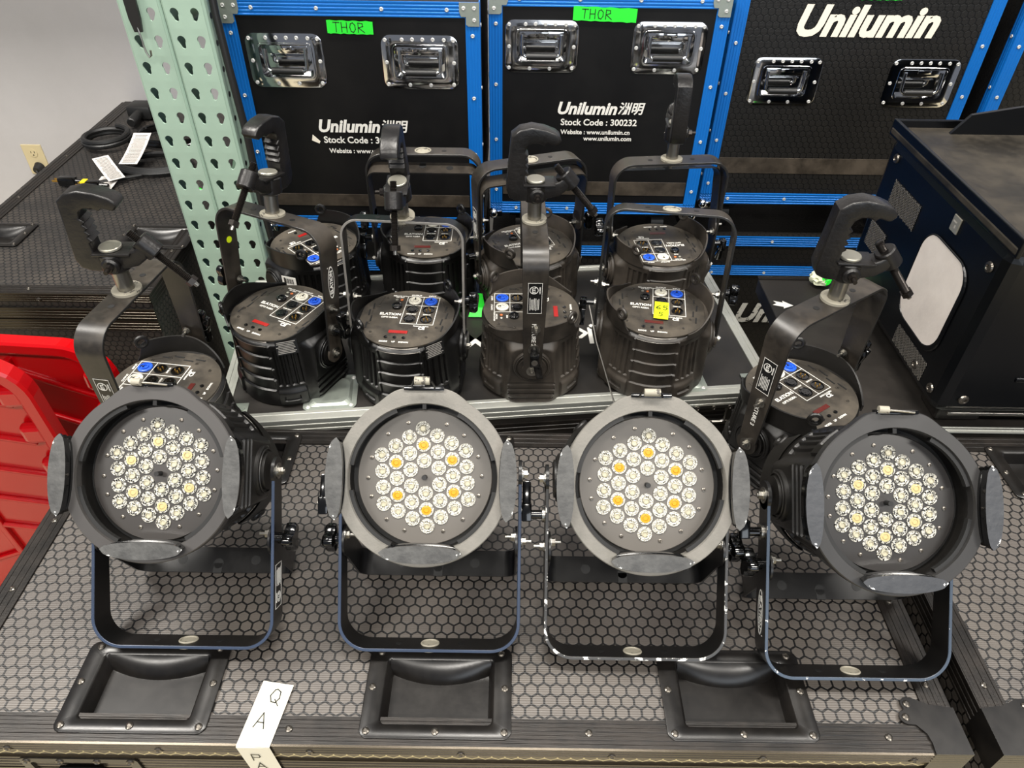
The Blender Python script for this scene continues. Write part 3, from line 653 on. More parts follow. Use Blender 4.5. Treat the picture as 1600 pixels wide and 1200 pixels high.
# front row: lens up towards the viewer, standing on yoke and floor stand
PIV = .199; HP = .0
def front_par(label, x, y, z0, ring, plate, led, tab, edge, spin, latch, can='can', amber=None, tilt=43.5, yaw=0, lever=-1, knob=1, dz=0., sticker=None):
    z = z0+.0128; x *= .988; y -= .0115
    root = thing('stage_light', label, 'stage light', T(x, y, z0) @ RZ(yaw), 'stage lights facing out in the front row')
    dz = z-z0; CM = T(0, 0, PIV+dz) @ RX(90-tilt)   # can +z -> (0,-cos,sin)
    par_body(root, CM, can, False)
    SP = CM @ RZ(spin)
    P('gel_frame_ring', ME[ring], root, CM); P('latch', ME['latch_'+latch], root, CM)
    for a in (90, 180, 270):   # clips left, bottom, right
        P('retaining_clip', ME[tab], root, CM @ RZ(a) @ T(0, .0915 if a == 180 else .1075, .110))
    lp = P('lens_plate', ME[plate], root, SP); k = 0
    for c in range(-3, 4):
        n = 7-abs(c)
        for j in range(n):
            yy = (j-(n-1)/2)*LS; xx = c*LS*.8660254
            if c == 0 and abs(yy) < 1e-6: continue
            d = hypot(xx, yy); corner2 = abs(d-2*LS) < 1e-4
            P('led_lens', ME[(amber if corner2 and amber else led)], lp, T(xx, yy, .0805) @ RZ(0 if corner2 and amber else random.random()*360))
    for a in (104.6, 65, 44, 18, -2, -22, -51, -74, -114, -135, -163, 178, 157, 128): P('screw', S['dot'], lp, T(.0745*cos(R(a)), .0745*sin(R(a)), .0805))
    ang = math.degrees(math.acos(max(-1, min(1, -(PIV-.001)/YL))))   # yoke direction: down and forward
    Yk = T(0, 0, PIV+dz) @ RX(ang)      # yoke +z swings towards -y
    yk = P('yoke', ME['yoke_'+edge], root, Yk)
    hardware(root, Yk, lever, knob)
    q = Yk @ Vector((0, 0, .098)); dzq = q.z-.014; L = .130; a2 = math.acos(max(-1, min(1, dzq/L)))
    P('floor_stand', ME['stand'], root, T(*q) @ RX(180) @ RX(math.degrees(a2)))
    if sticker:
        nm, sx, zz, rot = sticker; m = T(sx*(YW/2+.0004), 0, zz) @ (RY(90) if sx > 0 else RY(-90)) @ RZ(rot)
        P('oval_badge' if nm == 'logo' else 'certification_label' if nm == 'cert' else 'stencilled_number', ME[nm], yk, m)
    return root
def up_par(label, x, y, z, yaw, can='can', edge='edge_dark', lean=0, clamp=None, disp='display_off', stickers=(), lever=-1, knob=1, group='stage lights standing lens down', stand=False, tip=0, yoke=None, standtilt=9, cx=0., can_lean=0):
    root = thing('stage_light', label, 'stage light', T(x, y, z) @ RZ(yaw), group)
    HB = .0965; CM = T(0, 0, HB) @ RX(can_lean) @ RY(180)
    # lens side faces down; the panel text must read from -y
    par_body(root, CM, can, True, disp)
    if yoke is False: return root, CM, None
    Yk = T(0, 0, HB) @ RX(lean); yk = P('yoke', yoke or ME['yoke_up'], root, Yk); uw = .228 if yoke else UW; hardware(root, Yk, lever, knob, uw)
    if stand: P('floor_stand', ME['stand_d'], root, Yk @ T(0, 0, .098) @ RX(standtilt))
    if clamp is not None: clamp_on(root, Yk, clamp, tip=tip)
    for nm, sx, zz, rot in stickers:
        m = T(sx*(uw/2+.0004), 0, zz) @ (RY(90) if sx > 0 else RY(-90)) @ RZ(rot)
        P('oval_badge' if nm == 'logo' else 'certification_label' if nm == 'cert' else 'stencilled_number', ME[nm], yk, m)
    return root, CM, yk

# ------------------------------------------------------------------ the room
def structure(name, me, mat=None):
    o = P(name, me, None, mat); o['kind'] = 'structure'; return o
structure('floor', B().box((0, .9, -.02), (7, 5.4, .04)).mesh('floor', 'floor'))
structure('wall_back', B().box((0, 2.92, 1.45), (7, .1, 2.94)).mesh('wall_back', 'wallp'))

# ------------------------------------------------------------------ flight cases
def dish_mesh(w, h, pw, ph, depth, mats=('blk_steel',), curved=True):
    """pressed stacking dish: flat flange with a sunk pan, lies in xy facing +z"""
    b = B(); n = 5
    rings = [rr(w, h, .012, 0, n), rr(w, h, .012, .0016, n), rr(w-.002, h-.002, .011, .0022, n), rr(pw+.006, ph+.006, .008, .0022, n), rr(pw, ph, .006, .0002, n), rr(pw-.012, ph-.010, .010, -depth, n)]
    b.loft(rings, 0, cap0=False, cap1=True)
    if curved:
        m = 16; vs = []
        for k in range(m+1):
            x = -pw/2+.003+(pw-.006)*k/m; d = .016*(1-(2*k/m-1)**2)
            vs += [(x, ph/2-.001, .001), (x, ph/2-.006-d*.55, -.004), (x, ph/2-.010-d, -depth*.98)]
        b.add(vs, [(3*k+j, 3*k+3+j, 3*k+4+j, 3*k+1+j) for k in range(m) for j in range(2)], 0, True)
    return b
ME['dish'] = dish_mesh(.203, .130, .150, .092, .022).mesh('stacking_dish', 'blk_steel')
def corner_plate():
    """rounded steel corner with two lobes; corner at the origin, case lies towards -x +y, top at z=0"""
    b = B(); p = [(0, 0), (0, .060), (-.012, .062), (-.030, .064), (-.044, .070), (-.052, .074)]
    for k in range(7): a = R(70+24*k); p.append((-.058+.010*cos(a), .064+.010*sin(a)))
    for k in range(7): a = R(95+28*k); p.append((-.067+.0095*cos(a), .046+.0095*sin(a)))
    p += [(-.058, .036), (-.048, .024), (-.046, .012), (-.047, 0)]
    p = p[:1]+p[1:]; b.prism(p, 0, .0028, 0)
    b.prism([(0, 0), (.0024, -.0024), (.0024, .060), (0, .060)], -.05, .0028, 0); b.prism([(-.047, -.0024), (.0024, -.0024), (0, 0), (-.047, 0)], -.05, .0028, 0)
    return b.mesh('corner_plate', 'blk_steel')
ME['corner'] = corner_plate()
def black_case(label, x0, x1, y0, y1, zt, zb, body, dishes, ext='blk_extr', front_rows=True, cat='flight case', corners=('R',), riv=True, xr=(), front_mat=None):
    root = thing('flight_case', label, cat, T((x0+x1)/2, (y0+y1)/2, 0)); ox, oy = (x0+x1)/2, (y0+y1)/2
    hx, hy = (x1-x0)/2, (y1-y0)/2; b = B(); W = .038
    holes = [(cx-ox-.0775, cx-ox+.0775, cy-oy-.049, cy-oy+.049) for cx, cy, f in dishes]
    # object origin keeps world scale, so honeycomb cells line up
    b.holed(-hx+.002, hx-.002, -hy+.002, hy-.002, holes, lambda u, v: (u, v, zt))
    b.add([(i*(hx-.002), j*(hy-.002), z) for z in (zb, zt) for i, j in ((-1, -1), (1, -1), (1, 1), (-1, 1))], [(4, 5, 1, 0)], 1); b.add([(i*(hx-.002), j*(hy-.002), z) for z in (zb, zt) for i, j in ((-1, -1), (1, -1), (1, 1), (-1, 1))], [(5, 6, 2, 1), (6, 7, 3, 2), (7, 4, 0, 3), (0, 1, 2, 3)], 0)
    P('case_body', b.mesh('case_body', [body, front_mat or body]), root)
    tops = [((-hx, -hy, zt), (hx, -hy, zt), (0, 1, 0)), ((-hx, hy-W, zt), (hx, hy-W, zt), (0, 1, 0)), ((-hx, -hy+W, zt), (-hx, hy-W, zt), (1, 0, 0)), ((hx-W, -hy+W, zt), (hx-W, hy-W, zt), (1, 0, 0))]
    for p, q, wdv in tops: P('corner_extrusion', rail(B(), p, q, W, .0028, (0, 0, 1), wdv, 0, 3).mesh('corner_extrusion', ext), root)
    for zz, w_ in ((zt+.0028, .0225), (zt-.041, .030), (zt-.075, .030), (zb+.03, .03)):
        P('front_extrusion', rail(B(), (-hx, -hy+.002, zz-w_), (hx, -hy+.002, zz-w_), w_, .0045, (0, -1, 0), (0, 0, 1), 0, 3).mesh('front_extrusion', 'blk_extr2' if ext == 'blk_extr' else ext), root)
    for sx in (-1, 1):
        P('side_extrusion', rail(B(), (sx*(hx-.002), -hy, zt-.035), (sx*(hx-.002), hy, zt-.035), .0375, .0035, (sx, 0, 0), (0, 0, 1), 0, 3).mesh('side_extrusion', ext), root)
    for cx, cy, f in dishes:
        d = P('stacking_dish', ME['dish'], root, T(cx-ox, cy-oy, zt+.0029) @ RZ(180 if f < 0 else 0))
        for u, v in ((-.092, -.056), (0, -.056), (.092, -.056), (-.092, .004), (.092, .004), (-.086, .056), (.086, .056)): P('rivet', S['drivet'], d, T(u, v, .0022))
    if riv:
        n = int((x1-x0)/.19)
        for k in range(n):
            x = -hx+(x1-x0)*(k+.5)/n
            if not any(abs(x+ox-cx) < .11 for cx, cy, f in dishes): P('rivet', S['drivet'], root, T(x, -hy+.020, zt+.0024))
            P('rivet', S['drivet'], root, T(x+.03, -hy-.0025, zt-.013) @ RX(90))
        for k in range(4):
            y = -hy+(y1-y0)*(k+.7)/4.4
            for sx in (-1, 1): P('rivet', S['drivet'], root, T(sx*(hx-.020), y, zt+.0024))
    for c in corners:
        m = T(hx, -hy, zt+.003) if c == 'R' else T(-hx, -hy, zt+.003) @ Matrix.Diagonal((-1, 1, 1, 1))
        cp = P('corner_plate', ME['corner'], root, m)
        for u, v in ((-.060, .064), (-.068, .046)): P('rivet', S['drivet'], cp, T(u, v, .0026))
    for sx in (-1, 1):
        for sy in (-1, 1):
            cb = B(); cb.cyl((sx*(hx-.09)-.02, sy*(hy-.09), .05), (sx*(hx-.09)+.02, sy*(hy-.09), .05), .05, 20, 0); cb.box((sx*(hx-.09), sy*(hy-.09), (zb+.09)/2+.001), (.07, .05, max(.01, zb-.09)), 0)
            P('caster', cb.mesh('caster', 'rubber'), root)
    return root, ox, oy
# the near case that carries the front row
c_main, ox, oy = black_case('long black honeycomb flight case in front, with stacking dishes and a taped paper label', -.790, .608, .411, 1.000, .780, .16, 'hex', [(-.502, .487, 1), (-.096, .485, 1), (.315, .487, 1), (-.500, .925, -1), (-.096, .925, -1), (.315, .925, -1)], corners=('R', 'L'), front_mat='hex_front')
b = B(); b.loft([rr(.16, .10, .008, 0), rr(.16, .10, .008, .002), rr(.135, .080, .006, .0025), rr(.13, .075, .006, -.012)], 0, cap1=True)
lt = P('latch_dish', b.mesh('latch_dish', 'blk_steel'), c_main, T(-.578-ox, .411-oy-.003, .690) @ RX(90))
for u in (-.07, -.025, .025, .07): P('rivet', S['drivet'], lt, T(u, .043, .002))
b = B(); b.box((0, .012, .002), (.05, .03, .006), 0, bev=.002); b.cyl((-.03, .025, .004), (.03, .025, .004), .004, 10, 0); b.box((0, -.012, .006), (.028, .03, .004), 0, bev=.002); P('butterfly_latch', b.mesh('butterfly_latch', 'gloss'), lt)
# paper label folded over the front edge
lab = B(); m_ = T(-.326-ox, .449-oy, .7837) @ RZ(-8); w = .044
lab.add([tuple(m_ @ Vector((x, y, 0))) for x, y in ((-w/2, .045), (w/2, .045), (w/2, -.040), (-w/2, -.044))], [(0, 1, 2, 3)])
p1 = m_ @ Vector((w/2, -.040, 0)); p0 = m_ @ Vector((-w/2, -.044, 0)); yf = .411-oy-.0045
lab.add([tuple(p0), tuple(p1), (p1.x, yf, .7815), (p0.x, yf, .7815)], [(0, 1, 2, 3)]); lab.add([(p0.x, yf, .7815), (p1.x, yf, .7815), (p1.x+.006, yf-.0006, .68), (p0.x+.008, yf-.0006, .68)], [(0, 1, 2, 3)])
pl = P('paper_label', lab.mesh('paper_label', 'paper'), c_main, label='cream paper label lettered by hand')
b = B(); hand(b, 'Q', .020, .0014, m_ @ T(-.004, .016, .0002)); hand(b, 'A', .020, .0014, m_ @ T(-.010, -.018, .0002))
fm = T((p0.x+p1.x)/2+.003, yf-.0009, .746) @ RX(90); hand(b, 'P', .018, .0013, fm @ T(-.009, 0, 0)); hand(b, 'A', .018, .0013, fm @ T(-.009, -.026, 0)); P('handwriting', b.mesh('handwriting', 'ink'), pl)
# the case to its right
black_case('black honeycomb flight case at the right edge of the picture, beside the long one', .651, 1.30, .411, 1.005, .780, .16, 'hex', [(1.0, .915, -1)], corners=('L',), front_mat='hex_front')
# low dark case by the wall
lc, lox, loy = black_case('dark flight case by the white wall, with loose cables and tags on top', -1.520, -.905, 1.500, 2.840, .750, .16, 'hex_left', [(-1.455, 1.79, 1), (-.995, 1.79, 1)], corners=())
# smooth black case under the big black unit
rc = thing('flight_case', 'smooth black flight case under the big black unit, with a white arrow on top', 'flight case', T(1.03, 1.30, 0))
P('case_lid', B().box((0, 0, .760), (.82, .545, .040), 0, bev=.003).mesh('case_lid', 'lid'), rc); P('case_body', B().box((.12, 0, .45), (.56, .50, .58), 0, bev=.004).mesh('case_body', 'board'), rc)
for sy in (-1, 1): P('aluminium_edge', rail(B(), (-.41, sy*.2735-.008, .780), (.41, sy*.2735-.008, .780), .016, .003, (0, 0, 1), (0, 1, 0), 0, 2).mesh('aluminium_edge', 'alu' if sy < 0 else 'blk_extr'), rc)
b = B(); b.prism([(-.022, -.006), (.004, -.009), (.003, -.016), (.026, .002), (.001, .017), (.002, .009), (-.020, .012), (-.013, .003)][::1], 0, .0004); P('arrow_sticker', b.mesh('arrow_sticker', 'print'), rc, T(.648-1.03, 1.455-1.30, .7805) @ RZ(-12))
for sx in (-1, 1):
    for sy in (-1, 1): P('caster', B().cyl((.12+sx*.2-.02, sy*.18, .05), (.12+sx*.2+.02, sy*.18, .05), .05, 18).box((.12+sx*.2, sy*.18, .11), (.06, .05, .09)).mesh('caster', 'rubber'), rc)

# silver-edged case with the back rows
SA = 6.4
sc = thing('flight_case', 'black flight case with aluminium edges carrying the upright lights', 'flight case', T(-.015, 1.066, 0) @ RZ(SA)); SW, SD = 1.128, .515
b = B(); b.box((0, SD/2, .475), (SW-.004, SD-.004, .626), 0); P('case_body', b.mesh('case_body', 'board_dusty'), sc)
for p, q, wv in (((-SW/2, 0, .788), (SW/2, 0, .788), (0, 1, 0)), ((-SW/2, SD-.024, .788), (SW/2, SD-.024, .788), (0, 1, 0)), ((-SW/2, .024, .788), (-SW/2, SD-.024, .788), (1, 0, 0)), ((SW/2-.024, .024, .788), (SW/2-.024, SD-.024, .788), (1, 0, 0))):
    P('aluminium_edge', rail(B(), p, q, .024, .0025, (0, 0, 1), wv, 0, 1).mesh('aluminium_edge', 'alu'), sc)
P('front_edge', rail(B(), (-SW/2, .001, .759), (SW/2, .001, .759), .0315, .004, (0, -1, 0), (0, 0, 1), 0, 2).mesh('front_edge', 'alu'), sc)
P('lid_seam', rail(B(), (-SW/2, .001, .715), (SW/2, .001, .715), .028, .003, (0, -1, 0), (0, 0, 1), 0, 2).mesh('lid_seam', 'blk_extr'), sc)
for sx in (-1, 1): P('side_edge', rail(B(), (sx*(SW/2-.001), 0, .759), (sx*(SW/2-.001), SD, .759), .031, .003, (sx, 0, 0), (0, 0, 1), 0, 1).mesh('side_edge', 'alu'), sc)
ME['zplate'] = (lambda b: (b.loft([rr(.105, .105, .014, 0), rr(.105, .105, .014, .0018), rr(.085, .085, .012, .0022), rr(.074, .074, .02, .006), rr(.060, .060, .02, .0065)], 0), b)[1])(B()).mesh('caster_dish', 'zinc')
for x, y in ((-.345, .075), (.372, .062), (-.345, .44), (.372, .44)):
    d = P('caster_dish', ME['zplate'], sc, T(x, y, .7885))
    for u in (-.042, .042):
        for v in (-.042, .042): P('rivet', S['rivet'], d, T(u, v, .0015))
for sx in (-1, 1):
    b = B(); b.box((0, 0, 0), (.05, .032, .003), 0, bev=.001); b.cyl((-.012, 0, 0), (-.012, 0, .004), .008, 16); b.cyl((.012, -.002, 0), (.012, -.002, .004), .008, 16); P('corner_brace', b.mesh('corner_brace', 'zinc'), sc, T(sx*(SW/2-.035), .040, .7905))
b = B(); b.loft([rr(.085, .055, .008, 0), rr(.085, .055, .008, .002), rr(.06, .04, .006, .0025), rr(.055, .035, .006, -.004)]); hl = P('latch_plate', b.mesh('latch_plate', 'steel'), sc, T(.435, -.0035, .735) @ RX(90))
for u in (-.034, 0, .034):
    for v in (-.021, .021): P('rivet', S['drivet'], hl, T(u, v, .0015))
b = B(); text(b, 'eM', .095, T(-.02, .225, .7886) @ RZ(176), bold=.012); P('printed_lettering', text(B(), 'k', .085, T(.205, .225, .7886) @ RZ(176), bold=.012).mesh('printed_lettering', 'print'), sc); P('printed_lettering', b.mesh('printed_lettering', 'print'), sc)
for sx in (-1, 1):
    for sy in (.1, .42): P('caster', B().cyl((sx*.42-.02, sy, .05), (sx*.42+.02, sy, .05), .05, 18).box((sx*.42, sy, .12), (.06, .05, .09)).mesh('caster', 'rubber'), sc)

# blue cases
def handle_meshes():
    b = B(); n = 6
    rings = [rr(.180, .122, .022, 0, n), rr(.180, .122, .022, .0012, n), rr(.177, .119, .021, .0018, n), rr(.130, .082, .012, .0018, n), rr(.128, .080, .012, .004, n), rr(.122, .074, .011, .004, n), rr(.118, .070, .010, -.002, n), rr(.110, .062, .010, -.026, n)]
    b.loft(rings, 0, cap1=True, smooth=False)
    b.box((0, .026, .0015), (.108, .018, .0025), 0, bev=.001); b.box((0, .030, .004), (.034, .010, .005), 0, bev=.0015); b.box((0, .004, -.022), (.086, .003, .006), 0, bev=.001)
    for x in (-.036, 0, .036): b.lathe([(.0042, 0), (.003, .002), (.0002, .0026)], 10, 0, T(x, .018, -.002))
    d = b.mesh('handle_dish', 'chrome')
    b = B(); b.tube([(-.048, .028, .003), (-.048, .0, .006), (-.047, -.017, .006), (-.040, -.022, .006), (.040, -.022, .006), (.047, -.017, .006), (.048, 0, .006), (.048, .028, .003)], .0045, 10, 0)
    b.cyl((-.037, -.022, .006), (.037, -.022, .006), .0082, 18, 1); h = b.mesh('spring_handle', ['chrome', 'rubber'])
    return d, h
ME['hdish'], ME['hbar'] = handle_meshes()
def bracket_mesh():
    b = B(); b.prism([(0, 0), (.046, 0), (.046, -.020), (.042, -.030), (.031, -.030), (.031, -.046), (.026, -.050), (0, -.050)][::-1], 0, .0022); return b.mesh('corner_bracket', 'zinc')
ME['bracket'] = bracket_mesh()
ME['ball'] = (lambda b: (b.lathe([(.015*cos(a), .015*sin(a)) for a in [R(-90+12*k) for k in range(16)]], 20, 0), b.box((.014, .0, .0), (.024, .020, .020), 0, bev=.004), b)[2])(B()).mesh('ball_corner', 'chrome')
def blue_case(label, x0, x1, y0, z0, z1, body, handles=(), hz=1.22, balls=True, lower=False, seams=(), brackets=True, D=.56, casters=True):
    root = thing('flight_case', label, 'flight case', T((x0+x1)/2, y0, 0)); ox = (x0+x1)/2; hx = (x1-x0)/2; b = B(); W = .033
    holes = [(h-ox-.064, h-ox+.064, hz-.040, hz+.040) for h in handles]
    b.holed(-hx+.002, hx-.002, z0+.002, z1-.002, holes, lambda u, v: (u, .002, v))
    vs = [(i*(hx-.002), y, z) for z in (z0+.002, z1-.002) for i, y in ((-1, .002), (1, .002), (1, D), (-1, D))]
    b.add(vs, [(5, 6, 2, 1), (6, 7, 3, 2), (7, 4, 0, 3), (0, 1, 2, 3), (4, 5, 6, 7)]); P('case_body', b.mesh('case_body', body), root)
    F = (0, -1, 0)
    rails = [((-hx, .002, z0), (hx, .002, z0), (0, 0, 1)), ((-hx, .002, z1-W), (hx, .002, z1-W), (0, 0, 1)), ((-hx, .002, z0), (-hx, .002, z1), (1, 0, 0)), ((hx-W, .002, z0), (hx-W, .002, z1), (1, 0, 0))]+[((-hx, .001, s-W/2), (hx, .001, s-W/2), (0, 0, 1)) for s in seams]
    for p, q, wv in rails: P('blue_extrusion', rail(B(), p, q, W, .003, F, wv, 0, 4).mesh('blue_extrusion', 'blue'), root)
    for sx in (-1, 1): P('side_extrusion', rail(B(), (sx*(hx-.002), .0, z0), (sx*(hx-.002), .0, z1), .03, .003, (sx, 0, 0), (0, 1, 0), 0, 3).mesh('side_extrusion', 'blue'), root)
    nz = max(2, int((z1-z0)/.115))
    for k in range(nz):
        zz = z0+(z1-z0)*(k+.5)/nz
        for sx in (-1, 1):
            P('rivet', S['rivet'], root, T(sx*(hx-W/2), -.001, zz) @ RX(90)); P('rivet', S['rivet'], root, T(sx*hx+sx*.0015, .018, zz+.02) @ RY(90*sx))
    nx = 4
    for zz in [z0+W/2, z1-W/2]+[s+d for s in seams for d in (-.007,)]:
        for k in range(nx): P('rivet', S['rivet'], root, T(-hx+(x1-x0)*(k+.5)/nx, -.001, zz) @ RX(90))
    for h in handles:
        d = P('handle_dish', ME['hdish'], root, T(h-ox, .0015, hz) @ RX(90)); P('spring_handle', ME['hbar'], d)
        for u, v in [(-.080, .050), (-.040, .051), (-.016, .0515), (.008, .0515), (.032, .0515), (.058, .051), (.080, .050), (-.080, 0), (.080, 0), (-.080, -.050), (-.028, -.0515), (.022, -.0515), (.078, -.050)]: P('rivet', S['rivet'], d, T(u, v, .0016))
    if brackets:
        for sx in (-1, 1):
            m = T(-hx, -.0012, z1) @ RX(90) if sx < 0 else T(hx, -.0012, z1) @ Matrix.Diagonal((-1, 1, 1, 1)) @ RX(90)
            k_ = P('corner_bracket', ME['bracket'], root, m)
            for u, v in ((.012, -.012), (.036, -.012), (.012, -.037)): P('rivet', S['rivet'], k_, T(u, v, .002))
    if balls:
        for sx in (-1, 1): P('ball_corner', ME['ball'], root, T(sx*(hx-.008), -.010, z0+.004) @ (RZ(180) if sx > 0 else Matrix.Identity(4)))
    if casters:
        zc = z0-.05 if not lower else .05
        for sx in (-1, 1):
            for sy in (.08, D-.1):
                b = B(); hgt = z0; r_ = .045 if not lower else .05; zf = CZ0 if not lower else 0
                b.cyl((sx*(hx-.09)-.018, sy, zf+r_), (sx*(hx-.09)+.018, sy, zf+r_), r_, 20); b.box((sx*(hx-.09), sy, (zf+r_*1.6+z0)/2+.0005), (.07, .06, max(.004, z0-zf-r_*1.6+.003)), 0); P('caster', b.mesh('caster', 'rubber'), root)
    return root, ox
CZ0 = .682
def logo_text(b, s, size, m, bold=.035, shear=.25): return text(b, s, size, m, bold=bold, shear=shear)
def tape_label(root, ox, x, z, w, h, rot, label, txt=None, y=-.0025, mat='green_tape', hs=.020):
    m = T(x-ox, y, z) @ RX(90) @ RZ(rot); b = B(); n = 14
    top = [(-w/2+w*k/n, h/2+.0008*sin(k*1.7)) for k in range(n+1)]; bot = [(w/2-w*k/n, -h/2+.0008*sin(k*2.3)) for k in range(n+1)]
    b.prism((top+bot)[::-1], 0, .0005); t = P('tape_label', b.mesh('tape_label', mat), root, m, label=label)
    if txt: P('handwriting', hand(B(), txt, hs, .0018, T(-w*.36, -hs/2, .0003)).mesh('handwriting', 'ink'), t)
    return t
a1, o1 = blue_case('blue-edged black case nearest the green rack, green tape on it, print partly hidden', -.680, -.086, 1.80, .785, 1.354, 'board', (-.546, -.228), 1.222)
tape_label(a1, o1, -.385, 1.2985, .106, .028, -1, 'green tape with marker lettering', 'THOR')
b = B(); logo_text(b, 'Unilumin', .043, T(-.421-o1, -.0005, 1.066) @ RX(90)); text(b, '\u6d32\u660e', .033, T(-.306-o1, -.0005, 1.066) @ RX(90), bold=.02, shear=.2)
text(b, 'Stock Code : 300232', .0235, T(-.387-o1, -.0005, 1.0315) @ RX(90), bold=.02); text(b, 'Website : www.unilumin.cn', .0165, T(-.385-o1, -.0005, 1.003) @ RX(90), bold=.02)
P('printed_lettering', b.mesh('printed_lettering', 'print'), a1)
b = B(); b.prism([(-.518-o1, 1.030), (-.500-o1, 1.022), (-.497-o1, 1.028), (-.514-o1, 1.045)], 0, .0004, mat=RX(90)); P('paint_chip', b.mesh('paint_chip', 'print_cream'), a1)
a2, o2 = blue_case('blue-edged black case in the middle, green tape on it, web addresses showing', -.068, .512, 1.90, .785, 1.357, 'board', (.061, .375), 1.234)
tape_label(a2, o2, .211, 1.3095, .153, .031, -1.5, 'green tape with marker lettering', 'THOR')
b = B(); logo_text(b, 'Unilumin', .043, T(.184-o2, -.0005, 1.083) @ RX(90)); text(b, '\u6d32\u660e', .033, T(.299-o2, -.0005, 1.083) @ RX(90), bold=.02, shear=.2)
text(b, 'Stock Code : 300232', .0235, T(.219-o2, -.0005, 1.0475) @ RX(90), bold=.02); text(b, 'Website : www.unilumin.cn', .0165, T(.212-o2, -.0005, 1.0215) @ RX(90), bold=.02); text(b, 'www.unilumin.com', .0165, T(.246-o2, -.0005, 1.0045) @ RX(90), bold=.02)
P('printed_lettering', b.mesh('printed_lettering', 'print'), a2)
a3, o3 = blue_case('blue-edged honeycomb case at the right with one large cream logo', .541, 1.202, 1.97, .788, 1.42, 'hex_dark', (.705, 1.063), 1.136, brackets=False)
b = B(); logo_text(b, 'Unilumin', .098, T(.873-o3, -.0006, 1.281) @ RX(90), bold=.04, shear=.27); P('printed_lettering', b.mesh('printed_lettering', 'print_cream'), a3)
tape_label(a3, o3, .89, 1.347, .105, .026, 0, 'green tape at the top')
K['band_reflection'] = M('brown reflection on laminate', '1e1a16', .35, dust='4a4136', dust_amt=.8, dust_scale=14)  # brown reflection low on the case fronts, painted as thin strips
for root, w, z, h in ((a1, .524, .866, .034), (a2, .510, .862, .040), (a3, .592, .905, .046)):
    P('reflection_band', B().box((0, .0014, z), (w, .0014, h), 0, bev=.0004).mesh('reflection_band', 'band_reflection'), root)
a4, o4 = blue_case('blue-edged honeycomb case cut off by the right edge, behind the big black unit', 1.262, 1.90, 1.97, .788, 1.42, 'hex_dark', (), brackets=False, balls=False)
for i, (x0, x1, yy, lb) in enumerate(((-.680, -.086, 1.80, 'lower blue-edged case under the one nearest the green rack'), (-.068, .512, 1.90, 'lower blue-edged case under the middle one with web addresses'), (.541, 1.202, 1.97, 'lower blue-edged honeycomb case with a worn white logo, under the large cream logo'))):
    r_, o_ = blue_case(lb, x0, x1, yy, .13, .680, 'hex_dark', (), balls=False, brackets=False, seams=(.561,), lower=True)
    if i == 2:
        b = B(); logo_text(b, 'Unilumin', .098, T(.905-o_, -.0006, .397) @ RX(90), bold=.04, shear=.27); P('printed_lettering', b.mesh('printed_lettering', 'print_worn'), r_)

